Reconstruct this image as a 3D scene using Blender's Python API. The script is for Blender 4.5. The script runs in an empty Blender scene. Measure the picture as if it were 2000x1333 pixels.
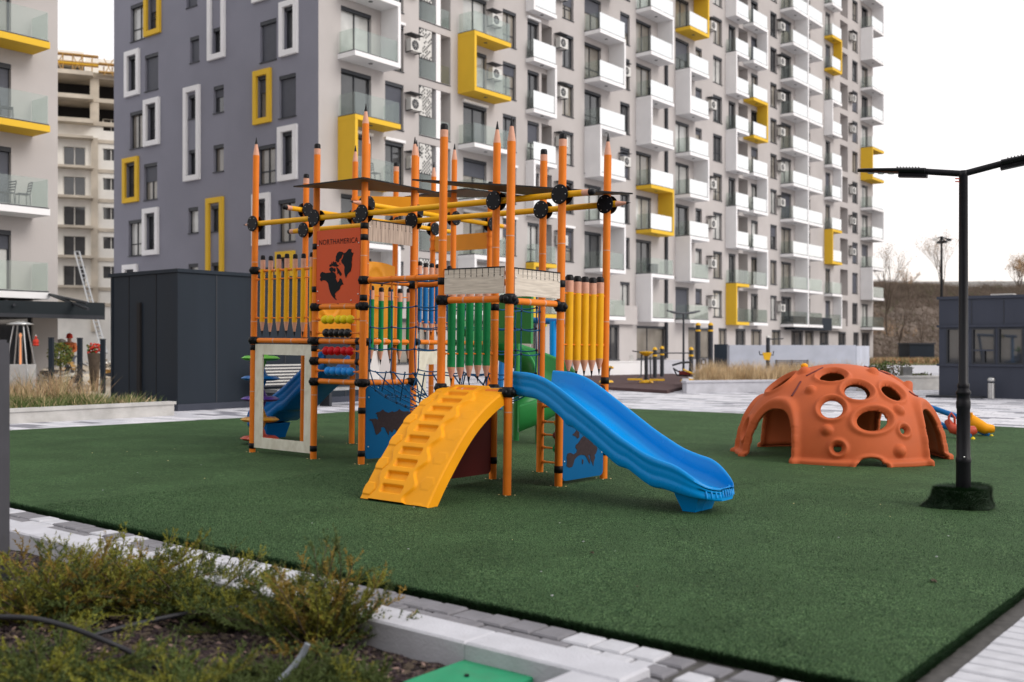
import bpy, math, random
from mathutils import Vector, Matrix, noise
random.seed(7)
S = bpy.context.scene
COL = S.collection
R = math.radians
V = Vector

# ------------------------------------------------------------------ camera, sky, sun, exposure
F = 2030.0; HZ = 678.0; EYE = 1.6          # focal length and horizon in photograph pixels
cam = bpy.data.cameras.new('camera'); camo = bpy.data.objects.new('camera', cam); COL.objects.link(camo)
camo.location = (0, 0, EYE); camo.rotation_euler = (R(90), 0, 0)
cam.sensor_width = 36; cam.lens = 36 * F / 2000; cam.shift_y = (HZ - 666.5) / 2000
cam.clip_end = 2000; cam.clip_start = 0.05
cam.dof.use_dof = True; cam.dof.focus_distance = 12.0; cam.dof.aperture_fstop = 1.6
S.camera = camo
W = bpy.data.worlds.new('World'); S.world = W; W.use_nodes = True
SUN_EL, SUN_AZ = 34, 118                    # azimuth from +Y towards +X
wn = W.node_tree; wn.nodes.clear()
sky = wn.nodes.new('ShaderNodeTexSky'); sky.sky_type = 'NISHITA'; sky.sun_disc = False
sky.sun_elevation = R(SUN_EL); sky.sun_rotation = R(SUN_AZ); sky.dust_density = 1.0; sky.air_density = 1.0; sky.ozone_density = 1
hs = wn.nodes.new('ShaderNodeHueSaturation'); hs.inputs['Saturation'].default_value = 0.22; hs.inputs['Value'].default_value = 1.3
wt = wn.nodes.new('ShaderNodeMix'); wt.data_type = 'RGBA'; wt.blend_type = 'MULTIPLY'; wt.inputs[0].default_value = 1
wg = wn.nodes.new('ShaderNodeTexCoord'); wz = wn.nodes.new('ShaderNodeSeparateXYZ'); wr = wn.nodes.new('ShaderNodeValToRGB')
wn.links.new(wg.outputs['Generated'], wz.inputs[0]); wn.links.new(wz.outputs[2], wr.inputs[0])
wr.color_ramp.elements[0].position = 0.0; wr.color_ramp.elements[0].color = (1.0, 0.90, 0.80, 1); wr.color_ramp.elements[1].position = 0.5; wr.color_ramp.elements[1].color = (1.0, 1.0, 1.0, 1)
_e = wr.color_ramp.elements.new(0.12); _e.color = (1.0, 0.965, 0.935, 1)
wn.links.new(wr.outputs[0], wt.inputs[7])
bg = wn.nodes.new('ShaderNodeBackground'); bg.inputs['Strength'].default_value = 0.12
wo = wn.nodes.new('ShaderNodeOutputWorld')
ov = wn.nodes.new('ShaderNodeMix'); ov.data_type = 'RGBA'; ov.inputs[0].default_value = 0.68; ov.inputs[7].default_value = (9.6, 9.5, 9.75, 1)   # thin overcast veil over the clear sky
wn.links.new(sky.outputs[0], hs.inputs['Color']); wn.links.new(hs.outputs[0], ov.inputs[6]); wn.links.new(ov.outputs[2], wt.inputs[6])
wn.links.new(wt.outputs[2], bg.inputs[0]); wn.links.new(bg.outputs[0], wo.inputs[0])
sl = bpy.data.lights.new('sun', 'SUN'); sl.energy = 1.35; sl.angle = R(28); sl.color = (1.0, 0.93, 0.87)
so = bpy.data.objects.new('sun', sl); COL.objects.link(so)
_d = V((math.sin(R(SUN_AZ)) * math.cos(R(SUN_EL)), math.cos(R(SUN_AZ)) * math.cos(R(SUN_EL)), math.sin(R(SUN_EL))))
so.rotation_euler = _d.to_track_quat('Z', 'Y').to_euler()
S.view_settings.view_transform = 'Standard'; S.view_settings.look = 'None'
S.view_settings.gamma = 1; S.view_settings.exposure = 0.25
try: S.view_settings.use_curve_mapping = False
except Exception: pass
S.render.engine = 'CYCLES'; S.cycles.use_denoising = True
S.cycles.transparent_max_bounces = 12; S.cycles.max_bounces = 8

# ------------------------------------------------------------------ materials
def lin(c):
    return tuple(((x / 255) / 12.92 if x / 255 <= 0.04045 else ((x / 255 + 0.055) / 1.055) ** 2.4) for x in c)
def mat(name, color, rough=0.6, var=0.12, scale=8.0, bump=0.0, bscale=60.0, metal=0.0, spec=0.5, dirt=0.0, coat=0.0, streak=False, alpha=None):
    m = bpy.data.materials.new(name); m.use_nodes = True
    nt = m.node_tree; b = nt.nodes['Principled BSDF']
    tc = nt.nodes.new('ShaderNodeTexCoord')
    n = nt.nodes.new('ShaderNodeTexNoise'); n.inputs['Scale'].default_value = scale; n.inputs['Detail'].default_value = 6
    src = tc.outputs['Object']
    if streak:
        mp = nt.nodes.new('ShaderNodeMapping'); mp.inputs['Scale'].default_value = (1, 1, 0.12)
        nt.links.new(src, mp.inputs[0]); nt.links.new(mp.outputs[0], n.inputs['Vector'])
    else: nt.links.new(src, n.inputs['Vector'])
    cr = nt.nodes.new('ShaderNodeMapRange'); cr.inputs[1].default_value = 0.3; cr.inputs[2].default_value = 0.7
    cr.inputs[3].default_value = 1 - var; cr.inputs[4].default_value = 1 + var * 0.6
    nt.links.new(n.outputs[0], cr.inputs[0])
    mx = nt.nodes.new('ShaderNodeVectorMath'); mx.operation = 'SCALE'
    mx.inputs[0].default_value = color[:3]; nt.links.new(cr.outputs[0], mx.inputs['Scale'])
    out = mx.outputs[0]
    if dirt > 0:
        n2 = nt.nodes.new('ShaderNodeTexNoise'); n2.inputs['Scale'].default_value = scale * 0.35; n2.inputs['Detail'].default_value = 10
        n2.inputs['Roughness'].default_value = 0.7; nt.links.new(src, n2.inputs['Vector'])
        r2 = nt.nodes.new('ShaderNodeMapRange'); r2.inputs[1].default_value = 0.5; r2.inputs[2].default_value = 0.75; r2.inputs[4].default_value = dirt
        nt.links.new(n2.outputs[0], r2.inputs[0])
        m2 = nt.nodes.new('ShaderNodeMix'); m2.data_type = 'RGBA'; m2.inputs[7].default_value = (0.16, 0.14, 0.11, 1)
        nt.links.new(r2.outputs[0], m2.inputs[0]); nt.links.new(out, m2.inputs[6]); out = m2.outputs[2]
    nt.links.new(out, b.inputs['Base Color'])
    rr = nt.nodes.new('ShaderNodeMapRange'); rr.inputs[3].default_value = max(rough - 0.08, 0.02); rr.inputs[4].default_value = min(rough + 0.1, 1)
    nt.links.new(n.outputs[0], rr.inputs[0]); nt.links.new(rr.outputs[0], b.inputs['Roughness'])
    b.inputs['Metallic'].default_value = metal; b.inputs['Specular IOR Level'].default_value = spec * 0.6
    if coat: b.inputs['Coat Weight'].default_value = coat
    if bump > 0:
        nb = nt.nodes.new('ShaderNodeTexNoise'); nb.inputs['Scale'].default_value = bscale; nb.inputs['Detail'].default_value = 4
        nt.links.new(src, nb.inputs['Vector'])
        bp = nt.nodes.new('ShaderNodeBump'); bp.inputs['Strength'].default_value = bump; bp.inputs['Distance'].default_value = 0.02
        nt.links.new(nb.outputs[0], bp.inputs['Height']); nt.links.new(bp.outputs[0], b.inputs['Normal'])
    return m
M = {}
M['orange'] = mat('orange_paint', (0.76, 0.20, 0.018), 0.4, 0.08, 5, spec=0.3)
M['yellow'] = mat('yellow_paint', (0.80, 0.40, 0.008), 0.4, 0.08, 5, spec=0.3)
M['climb'] = mat('yellow_plastic', (0.84, 0.34, 0.006), 0.5, 0.08, 3, spec=0.3)
M['ywall'] = mat('ochre_plastic', (0.80, 0.32, 0.012), 0.45, 0.06, 3)
M['pink'] = mat('bare_wood_paint', (0.66, 0.34, 0.23), 0.5, 0.1, 20)
M['black'] = mat('black_plastic', (0.007, 0.007, 0.008), 0.42, 0.2, 12, spec=0.3)
M['disc'] = mat('black_plate', (0.006, 0.007, 0.010), 0.45, 0.25, 14, spec=0.25)
M['steel'] = mat('bolt_steel', (0.6, 0.6, 0.58), 0.3, 0.1, 20, metal=1)
M['cream'] = mat('bolt_cap', (0.75, 0.62, 0.3), 0.4, 0.1, 20)
M['green'] = mat('green_paint', (0.008, 0.22, 0.065), 0.42, 0.08, 5, spec=0.25)
M['bluep'] = mat('blue_paint', (0.008, 0.14, 0.38), 0.42, 0.08, 5, spec=0.25)
M['slide'] = mat('blue_slide_plastic', (0.0, 0.255, 0.66), 0.26, 0.04, 2.5, spec=0.4)
M['gslide'] = mat('green_slide_plastic', (0.03, 0.24, 0.06), 0.33, 0.05, 2.5)
M['redpanel'] = mat('red_panel', (0.62, 0.07, 0.006), 0.5, 0.04, 3)
M['bluepanel'] = mat('blue_panel', (0.002, 0.105, 0.27), 0.5, 0.05, 3, spec=0.18)
M['maroon'] = mat('maroon_panel', (0.13, 0.014, 0.012), 0.5, 0.08, 3)
M['engrave'] = mat('engraved_dark', (0.014, 0.016, 0.018), 0.7, 0.2, 30, spec=0.15)
M['engbrown'] = mat('engraved_brown', (0.045, 0.032, 0.035), 0.7, 0.2, 30, spec=0.15)
M['brown'] = mat('brown_sheet', (0.16, 0.10, 0.06), 0.55, 0.15, 4)
M['rope'] = mat('blue_rope', (0.012, 0.10, 0.24), 0.8, 0.3, 60)
M['ropec'] = mat('rope_clip', (0.02, 0.03, 0.06), 0.5, 0.2, 30)
M['redb'] = mat('red_bead', (0.5, 0.006, 0.012), 0.3, 0.05, 5, spec=0.3)
M['yelb'] = mat('yellow_bead', (0.75, 0.58, 0.01), 0.3, 0.05, 5, spec=0.3)
M['blub'] = mat('blue_bead', (0.02, 0.24, 0.66), 0.3, 0.05, 5, spec=0.3)
M['blkb'] = mat('black_bead', (0.01, 0.01, 0.012), 0.2, 0.05, 5)
M['deck'] = mat('deck_board', (0.10, 0.08, 0.07), 0.7, 0.2, 20)
M['purple'] = mat('purple_plastic', (0.10, 0.045, 0.30), 0.35, 0.05, 5, spec=0.3)
M['lime'] = mat('lime_plastic', (0.11, 0.42, 0.03), 0.35, 0.05, 5, spec=0.3)
M['redpl'] = mat('red_plastic', (0.5, 0.07, 0.035), 0.35, 0.05, 5)
M['ambpl'] = mat('amber_plastic', (0.66, 0.32, 0.03), 0.35, 0.05, 5)
M['bluepl'] = mat('mid_blue_plastic', (0.002, 0.13, 0.42), 0.33, 0.05, 5, spec=0.3)
M['dome'] = mat('terracotta_plastic', (0.52, 0.118, 0.040), 0.55, 0.08, 2.5, bump=0.04, bscale=40, spec=0.22, dirt=0.08)
M['lampm'] = mat('dark_lamp_paint', (0.008, 0.008, 0.010), 0.4, 0.2, 6, spec=0.35)
M['white'] = mat('white_plaster', (0.82, 0.81, 0.81), 0.8, 0.05, 0.7, dirt=0.0)
M['yfac'] = mat('yellow_plaster', (0.74, 0.46, 0.035), 0.75, 0.05, 0.7)
M['fwarm'] = mat('warm_grey_plaster', (0.46, 0.43, 0.415), 0.9, 0.10, 0.35, bump=0.15, bscale=14)
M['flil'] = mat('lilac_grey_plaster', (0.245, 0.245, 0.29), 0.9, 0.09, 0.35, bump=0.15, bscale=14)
M['frame'] = mat('anthracite_frame', (0.035, 0.038, 0.045), 0.5, 0.1, 5)
M['shutter'] = mat('grey_shutter', (0.085, 0.09, 0.11), 0.5, 0.1, 3)
M['curtain'] = mat('curtain_cream', (0.5, 0.45, 0.38), 0.9, 0.2, 2, streak=False)
M['ac'] = mat('ac_casing', (0.6, 0.59, 0.56), 0.5, 0.08, 4)
M['box'] = mat('anthracite_cladding', (0.017, 0.024, 0.034), 0.55, 0.18, 1.2, streak=True, spec=0.3)
M['kiosk'] = mat('lightened_cladding', (0.050, 0.056, 0.076), 0.5, 0.14, 1.2, streak=True, spec=0.3)  # paler copy of the anthracite; the kiosk's lit face put into colour
M['gwall'] = mat('blue_grey_concrete', (0.42, 0.44, 0.50), 0.85, 0.10, 1.2, bump=0.2, bscale=30, dirt=0.1)
M['conc'] = mat('concrete', (0.50, 0.49, 0.47), 0.9, 0.16, 3, bump=0.25, bscale=30, dirt=0.25)
M['concw'] = mat('pale_concrete', (0.52, 0.52, 0.555), 0.85, 0.10, 5, bump=0.25, bscale=60, dirt=0.12)
M['rawc'] = mat('raw_concrete', (0.60, 0.53, 0.43), 0.9, 0.22, 0.6, dirt=0.3)
M['insul'] = mat('white_boards', (0.90, 0.87, 0.80), 0.9, 0.08, 0.8, dirt=0.12)
M['scaf'] = mat('scaffold_wood', (0.5, 0.3, 0.1), 0.8, 0.2, 2)
M['dark'] = mat('dark_interior', (0.02, 0.018, 0.018), 0.8, 0.2, 2)
M['pillar'] = mat('grey_pillar', (0.06, 0.06, 0.07), 0.7, 0.15, 4)
M['rubber'] = mat('brown_rubber', (0.085, 0.05, 0.05), 0.9, 0.2, 6, bump=0.3, bscale=50)
M['gymd'] = mat('gym_dark', (0.03, 0.033, 0.04), 0.4, 0.1, 6)
M['gymy'] = mat('gym_yellow', (0.75, 0.42, 0.02), 0.4, 0.1, 6)
M['wood'] = None
M['hose'] = mat('black_hose', (0.02, 0.02, 0.024), 0.45, 0.2, 20)
M['ghose'] = mat('grey_pipe', (0.2, 0.22, 0.25), 0.4, 0.1, 20)
M['lid'] = mat('green_lid', (0.02, 0.30, 0.14), 0.5, 0.15, 6, dirt=0.25)
M['bark'] = mat('bark', (0.10, 0.075, 0.055), 0.9, 0.3, 8)
M['ruler'] = mat('ruler_board', (0.56, 0.47, 0.38), 0.6, 0.18, 4, streak=False)
M['pframe'] = mat('ply_frame', (0.56, 0.50, 0.38), 0.6, 0.15, 5)
M['redcloth'] = mat('red_cloth', (0.55, 0.05, 0.03), 0.9, 0.2, 20)
M['oracloth'] = mat('orange_cloth', (0.6, 0.17, 0.06), 0.9, 0.2, 20)
M['skin'] = mat('skin', (0.45, 0.26, 0.19), 0.6, 0.05, 20)
M['jeans'] = mat('grey_trousers', (0.12, 0.13, 0.17), 0.9, 0.2, 20)
M['teal'] = mat('dark_awning', (0.012, 0.018, 0.022), 0.6, 0.2, 2)
M['stee2'] = mat('brushed_steel', (0.55, 0.55, 0.54), 0.32, 0.2, 20, metal=0.9)
M['asph'] = mat('asphalt', (0.16, 0.155, 0.165), 0.9, 0.15, 0.5)
M['glow'] = mat('shop_tube', (0.8, 0.75, 0.5), 0.5)
_b = M['glow'].node_tree.nodes['Principled BSDF']; _b.inputs['Emission Color'].default_value = (1, 0.9, 0.55, 1); _b.inputs['Emission Strength'].default_value = 1.6

def plank_mat(name, base, dark, sc, vertical=False):
    m = bpy.data.materials.new(name); m.use_nodes = True; nt = m.node_tree; b = nt.nodes['Principled BSDF']
    tc = nt.nodes.new('ShaderNodeTexCoord'); mp = nt.nodes.new('ShaderNodeMapping'); mp.inputs['Scale'].default_value = sc
    w = nt.nodes.new('ShaderNodeTexNoise'); w.inputs['Scale'].default_value = 3; w.inputs['Detail'].default_value = 6; w.inputs['Distortion'].default_value = 0.6
    r = nt.nodes.new('ShaderNodeValToRGB'); r.color_ramp.elements[0].position = 0.32; r.color_ramp.elements[1].position = 0.62
    r.color_ramp.elements[0].color = (*dark, 1); r.color_ramp.elements[1].color = (*base, 1)
    nt.links.new(tc.outputs['Object'], mp.inputs[0]); nt.links.new(mp.outputs[0], w.inputs['Vector'])
    nt.links.new(w.outputs[0], r.inputs[0]); nt.links.new(r.outputs[0], b.inputs['Base Color']); b.inputs['Roughness'].default_value = 0.55
    return m
M['ruler'] = plank_mat('ruler_wood', (0.68, 0.60, 0.50), (0.50, 0.43, 0.35), (1.2, 1.2, 14))
M['rulerv'] = plank_mat('ruler_wood_upright', (0.50, 0.39, 0.31), (0.27, 0.20, 0.16), (12, 12, 0.8))
M['pframe'] = plank_mat('ply_wood', (0.72, 0.69, 0.58), (0.60, 0.56, 0.45), (3, 3, 2))

def glass_mat(name, tint, gfac, gcol=(0.9, 0.95, 0.95), diff=0.0, dcol=(0.7, 0.75, 0.75)):
    m = bpy.data.materials.new(name); m.use_nodes = True; nt = m.node_tree; nt.nodes.clear()
    o = nt.nodes.new('ShaderNodeOutputMaterial'); t = nt.nodes.new('ShaderNodeBsdfTransparent'); t.inputs[0].default_value = (*tint, 1)
    g = nt.nodes.new('ShaderNodeBsdfGlossy'); g.inputs['Roughness'].default_value = 0.02; g.inputs[0].default_value = (*gcol, 1)
    lw = nt.nodes.new('ShaderNodeLayerWeight'); lw.inputs['Blend'].default_value = 0.5
    pw = nt.nodes.new('ShaderNodeMath'); pw.operation = 'POWER'; pw.inputs[1].default_value = 4; nt.links.new(lw.outputs['Facing'], pw.inputs[0])
    ad = nt.nodes.new('ShaderNodeMath'); ad.operation = 'ADD'; ad.use_clamp = True; ad.inputs[1].default_value = gfac
    nt.links.new(pw.outputs[0], ad.inputs[0])
    mx = nt.nodes.new('ShaderNodeMixShader'); nt.links.new(ad.outputs[0], mx.inputs[0])
    if diff > 0:
        d = nt.nodes.new('ShaderNodeBsdfDiffuse'); d.inputs[0].default_value = (*dcol, 1)
        m0 = nt.nodes.new('ShaderNodeMixShader'); m0.inputs[0].default_value = diff
        nt.links.new(t.outputs[0], m0.inputs[1]); nt.links.new(d.outputs[0], m0.inputs[2]); nt.links.new(m0.outputs[0], mx.inputs[1])
    else: nt.links.new(t.outputs[0], mx.inputs[1])
    nt.links.new(g.outputs[0], mx.inputs[2]); nt.links.new(mx.outputs[0], o.inputs[0])
    return m
M['rail'] = glass_mat('railing_glass', (0.86, 0.90, 0.88), 0.05, diff=0.025)
M['railw'] = glass_mat('sky_painted_railing_glass', (0.8, 0.86, 0.85), 0.40, diff=0.75, dcol=(0.86, 0.86, 0.86))  # white diffuse share stands in for the bright sky reflected in the glass
M['hglass'] = glass_mat('heater_glass', (0.9, 0.92, 0.9), 0.05, diff=0.1)
def pane_mat(name, base, rough=0.04, refl=0.5):
    m = mat(name, base, rough, 0.35, 0.7); b = m.node_tree.nodes['Principled BSDF']
    for l in list(b.inputs['Roughness'].links): m.node_tree.links.remove(l)
    b.inputs['Roughness'].default_value = rough; b.inputs['Specular IOR Level'].default_value = refl
    return m
M['pane'] = pane_mat('window_pane', (0.05, 0.052, 0.055), 0.03, 0.9)
M['pane2'] = pane_mat('window_pane_curtained', (0.22, 0.2, 0.17), 0.05, 0.9)
M['paneb'] = pane_mat('window_pane_painted_sky', (0.5, 0.5, 0.48), 0.03, 1.0)  # pale base colour paints a bright sky reflection into the pane

def turf_mat():
    m = bpy.data.materials.new('artificial_turf'); m.use_nodes = True; nt = m.node_tree; b = nt.nodes['Principled BSDF']
    tc = nt.nodes.new('ShaderNodeTexCoord')
    mp = nt.nodes.new('ShaderNodeMapping'); mp.inputs['Scale'].default_value = (1, 1, 1)
    nt.links.new(tc.outputs['Object'], mp.inputs[0])
    def nz(sc, det, rough=0.6):
        n = nt.nodes.new('ShaderNodeTexNoise'); n.inputs['Scale'].default_value = sc; n.inputs['Detail'].default_value = det
        n.inputs['Roughness'].default_value = rough; nt.links.new(mp.outputs[0], n.inputs['Vector']); return n
    f = nz(95, 3, 0.7); g = nz(1.1, 4); h = nz(16, 3, 0.7)
    r = nt.nodes.new('ShaderNodeValToRGB'); e = r.color_ramp.elements
    e[0].position = 0.38; e[0].color = (0.010, 0.026, 0.010, 1); e[1].position = 0.64; e[1].color = (0.125, 0.200, 0.088, 1)
    x = e.new(0.5); x.color = (0.033, 0.075, 0.029, 1)
    nt.links.new(f.outputs[0], r.inputs[0])
    mr = nt.nodes.new('ShaderNodeMapRange'); mr.inputs[1].default_value = 0.3; mr.inputs[2].default_value = 0.7; mr.inputs[3].default_value = 0.82; mr.inputs[4].default_value = 1.18
    nt.links.new(g.outputs[0], mr.inputs[0])
    mr2 = nt.nodes.new('ShaderNodeMapRange'); mr2.inputs[1].default_value = 0.3; mr2.inputs[2].default_value = 0.7; mr2.inputs[3].default_value = 0.8; mr2.inputs[4].default_value = 1.2
    nt.links.new(h.outputs[0], mr2.inputs[0])
    mm = nt.nodes.new('ShaderNodeMath'); mm.operation = 'MULTIPLY'; nt.links.new(mr.outputs[0], mm.inputs[0]); nt.links.new(mr2.outputs[0], mm.inputs[1])
    s = nt.nodes.new('ShaderNodeVectorMath'); s.operation = 'SCALE'; nt.links.new(r.outputs[0], s.inputs[0]); nt.links.new(mm.outputs[0], s.inputs['Scale'])
    nt.links.new(s.outputs[0], b.inputs['Base Color']); b.inputs['Roughness'].default_value = 0.75; b.inputs['Specular IOR Level'].default_value = 0.08
    b.inputs['Sheen Weight'].default_value = 0.0; b.inputs['Sheen Roughness'].default_value = 0.5; b.inputs['Sheen Tint'].default_value = (0.6, 0.9, 0.65, 1)
    bp = nt.nodes.new('ShaderNodeBump'); bp.inputs['Strength'].default_value = 0.8; bp.inputs['Distance'].default_value = 0.012
    nt.links.new(f.outputs[0], bp.inputs['Height']); nt.links.new(bp.outputs[0], b.inputs['Normal'])
    return m
M['turf'] = turf_mat()
M['blade'] = mat('turf_blade', (0.014, 0.046, 0.013), 0.7, 0.4, 30)
M['bladedark'] = mat('turf_wrap', (0.012, 0.030, 0.012), 0.8, 0.4, 40, bump=0.8, bscale=70)

def paver_mat():
    m = bpy.data.materials.new('plaza_pavers'); m.use_nodes = True; nt = m.node_tree; b = nt.nodes['Principled BSDF']
    uv = nt.nodes.new('ShaderNodeUVMap')
    br = nt.nodes.new('ShaderNodeTexBrick'); br.inputs['Scale'].default_value = 1; br.inputs['Brick Width'].default_value = 0.9
    br.inputs['Row Height'].default_value = 0.3; br.inputs['Mortar Size'].default_value = 0.008
    br.inputs['Color1'].default_value = (0, 0, 0, 1); br.inputs['Color2'].default_value = (1, 1, 1, 1); br.inputs['Mortar'].default_value = (0.2, 0.2, 0.2, 1)
    nt.links.new(uv.outputs[0], br.inputs['Vector'])
    r = nt.nodes.new('ShaderNodeValToRGB'); r.color_ramp.interpolation = 'CONSTANT'; e = r.color_ramp.elements
    e[0].position = 0; e[0].color = (0.22, 0.22, 0.25, 1); e[1].position = 0.3; e[1].color = (0.56, 0.56, 0.60, 1)
    x = e.new(0.6); x.color = (0.68, 0.67, 0.70, 1); x = e.new(0.19); x.color = (0.17, 0.17, 0.20, 1); x = e.new(0.22); x.color = (0.5, 0.5, 0.53, 1)
    nt.links.new(br.outputs[0], r.inputs[0])
    n = nt.nodes.new('ShaderNodeTexNoise'); n.inputs['Scale'].default_value = 2.2; n.inputs['Detail'].default_value = 6; nt.links.new(uv.outputs[0], n.inputs['Vector'])
    mr = nt.nodes.new('ShaderNodeMapRange'); mr.inputs[1].default_value = 0.3; mr.inputs[2].default_value = 0.7; mr.inputs[3].default_value = 0.84; mr.inputs[4].default_value = 1.08
    nt.links.new(n.outputs[0], mr.inputs[0])
    s = nt.nodes.new('ShaderNodeVectorMath'); s.operation = 'SCALE'; nt.links.new(r.outputs[0], s.inputs[0]); nt.links.new(mr.outputs[0], s.inputs['Scale'])
    nt.links.new(s.outputs[0], b.inputs['Base Color']); b.inputs['Roughness'].default_value = 0.7
    return m
M['paver'] = paver_mat()
M['pvw'] = mat('paver_white', (0.52, 0.52, 0.55), 0.8, 0.12, 9, bump=0.2, bscale=70)
M['pvg'] = mat('paver_grey', (0.20, 0.195, 0.21), 0.8, 0.15, 9, bump=0.2, bscale=70)
M['pvd'] = mat('paver_dark', (0.11, 0.115, 0.14), 0.8, 0.15, 9, bump=0.2, bscale=70)
M['joint'] = mat('paver_joint', (0.09, 0.085, 0.08), 0.9, 0.3, 20)
def mulch_mat():
    m = bpy.data.materials.new('bark_mulch'); m.use_nodes = True; nt = m.node_tree; b = nt.nodes['Principled BSDF']
    tc = nt.nodes.new('ShaderNodeTexCoord'); v = nt.nodes.new('ShaderNodeTexVoronoi'); v.inputs['Scale'].default_value = 42; v.inputs['Randomness'].default_value = 1
    nt.links.new(tc.outputs['Object'], v.inputs['Vector'])
    r = nt.nodes.new('ShaderNodeValToRGB'); e = r.color_ramp.elements
    e[0].color = (0.012, 0.008, 0.007, 1); e[1].color = (0.16, 0.11, 0.10, 1); x = e.new(0.55); x.color = (0.045, 0.027, 0.024, 1)
    sp = nt.nodes.new('ShaderNodeSeparateColor'); nt.links.new(v.outputs['Color'], sp.inputs[0]); nt.links.new(sp.outputs[0], r.inputs[0])
    nt.links.new(r.outputs[0], b.inputs['Base Color']); b.inputs['Roughness'].default_value = 0.85
    bp = nt.nodes.new('ShaderNodeBump'); bp.inputs['Strength'].default_value = 1; bp.inputs['Distance'].default_value = 0.03
    nt.links.new(v.outputs['Distance'], bp.inputs['Height']); nt.links.new(bp.outputs[0], b.inputs['Normal'])
    return m
M['mulch'] = mulch_mat()
def leafm(name, c, var=0.4):
    m = mat(name, c, 0.65, var, 6); b = m.node_tree.nodes['Principled BSDF']
    return m
M['jun1'] = leafm('juniper_olive', (0.20, 0.20, 0.024)); M['jun2'] = leafm('juniper_green', (0.075, 0.105, 0.025)); M['jun3'] = leafm('juniper_gold', (0.27, 0.18, 0.03))
M['gr1'] = leafm('grass_straw', (0.66, 0.50, 0.29)); M['gr2'] = leafm('grass_green', (0.10, 0.14, 0.035)); M['gr3'] = leafm('grass_tan', (0.46, 0.30, 0.17))
M['mchip'] = mat('pale_chip', (0.30, 0.20, 0.17), 0.9, 0.3, 20)
M['twig'] = mat('winter_twigs', (0.19, 0.145, 0.115), 0.9, 0.3, 2)
M['hill'] = mat('hill_soil', (0.17, 0.135, 0.11), 0.95, 0.45, 0.12, bump=0.6, bscale=1.5)

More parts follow.
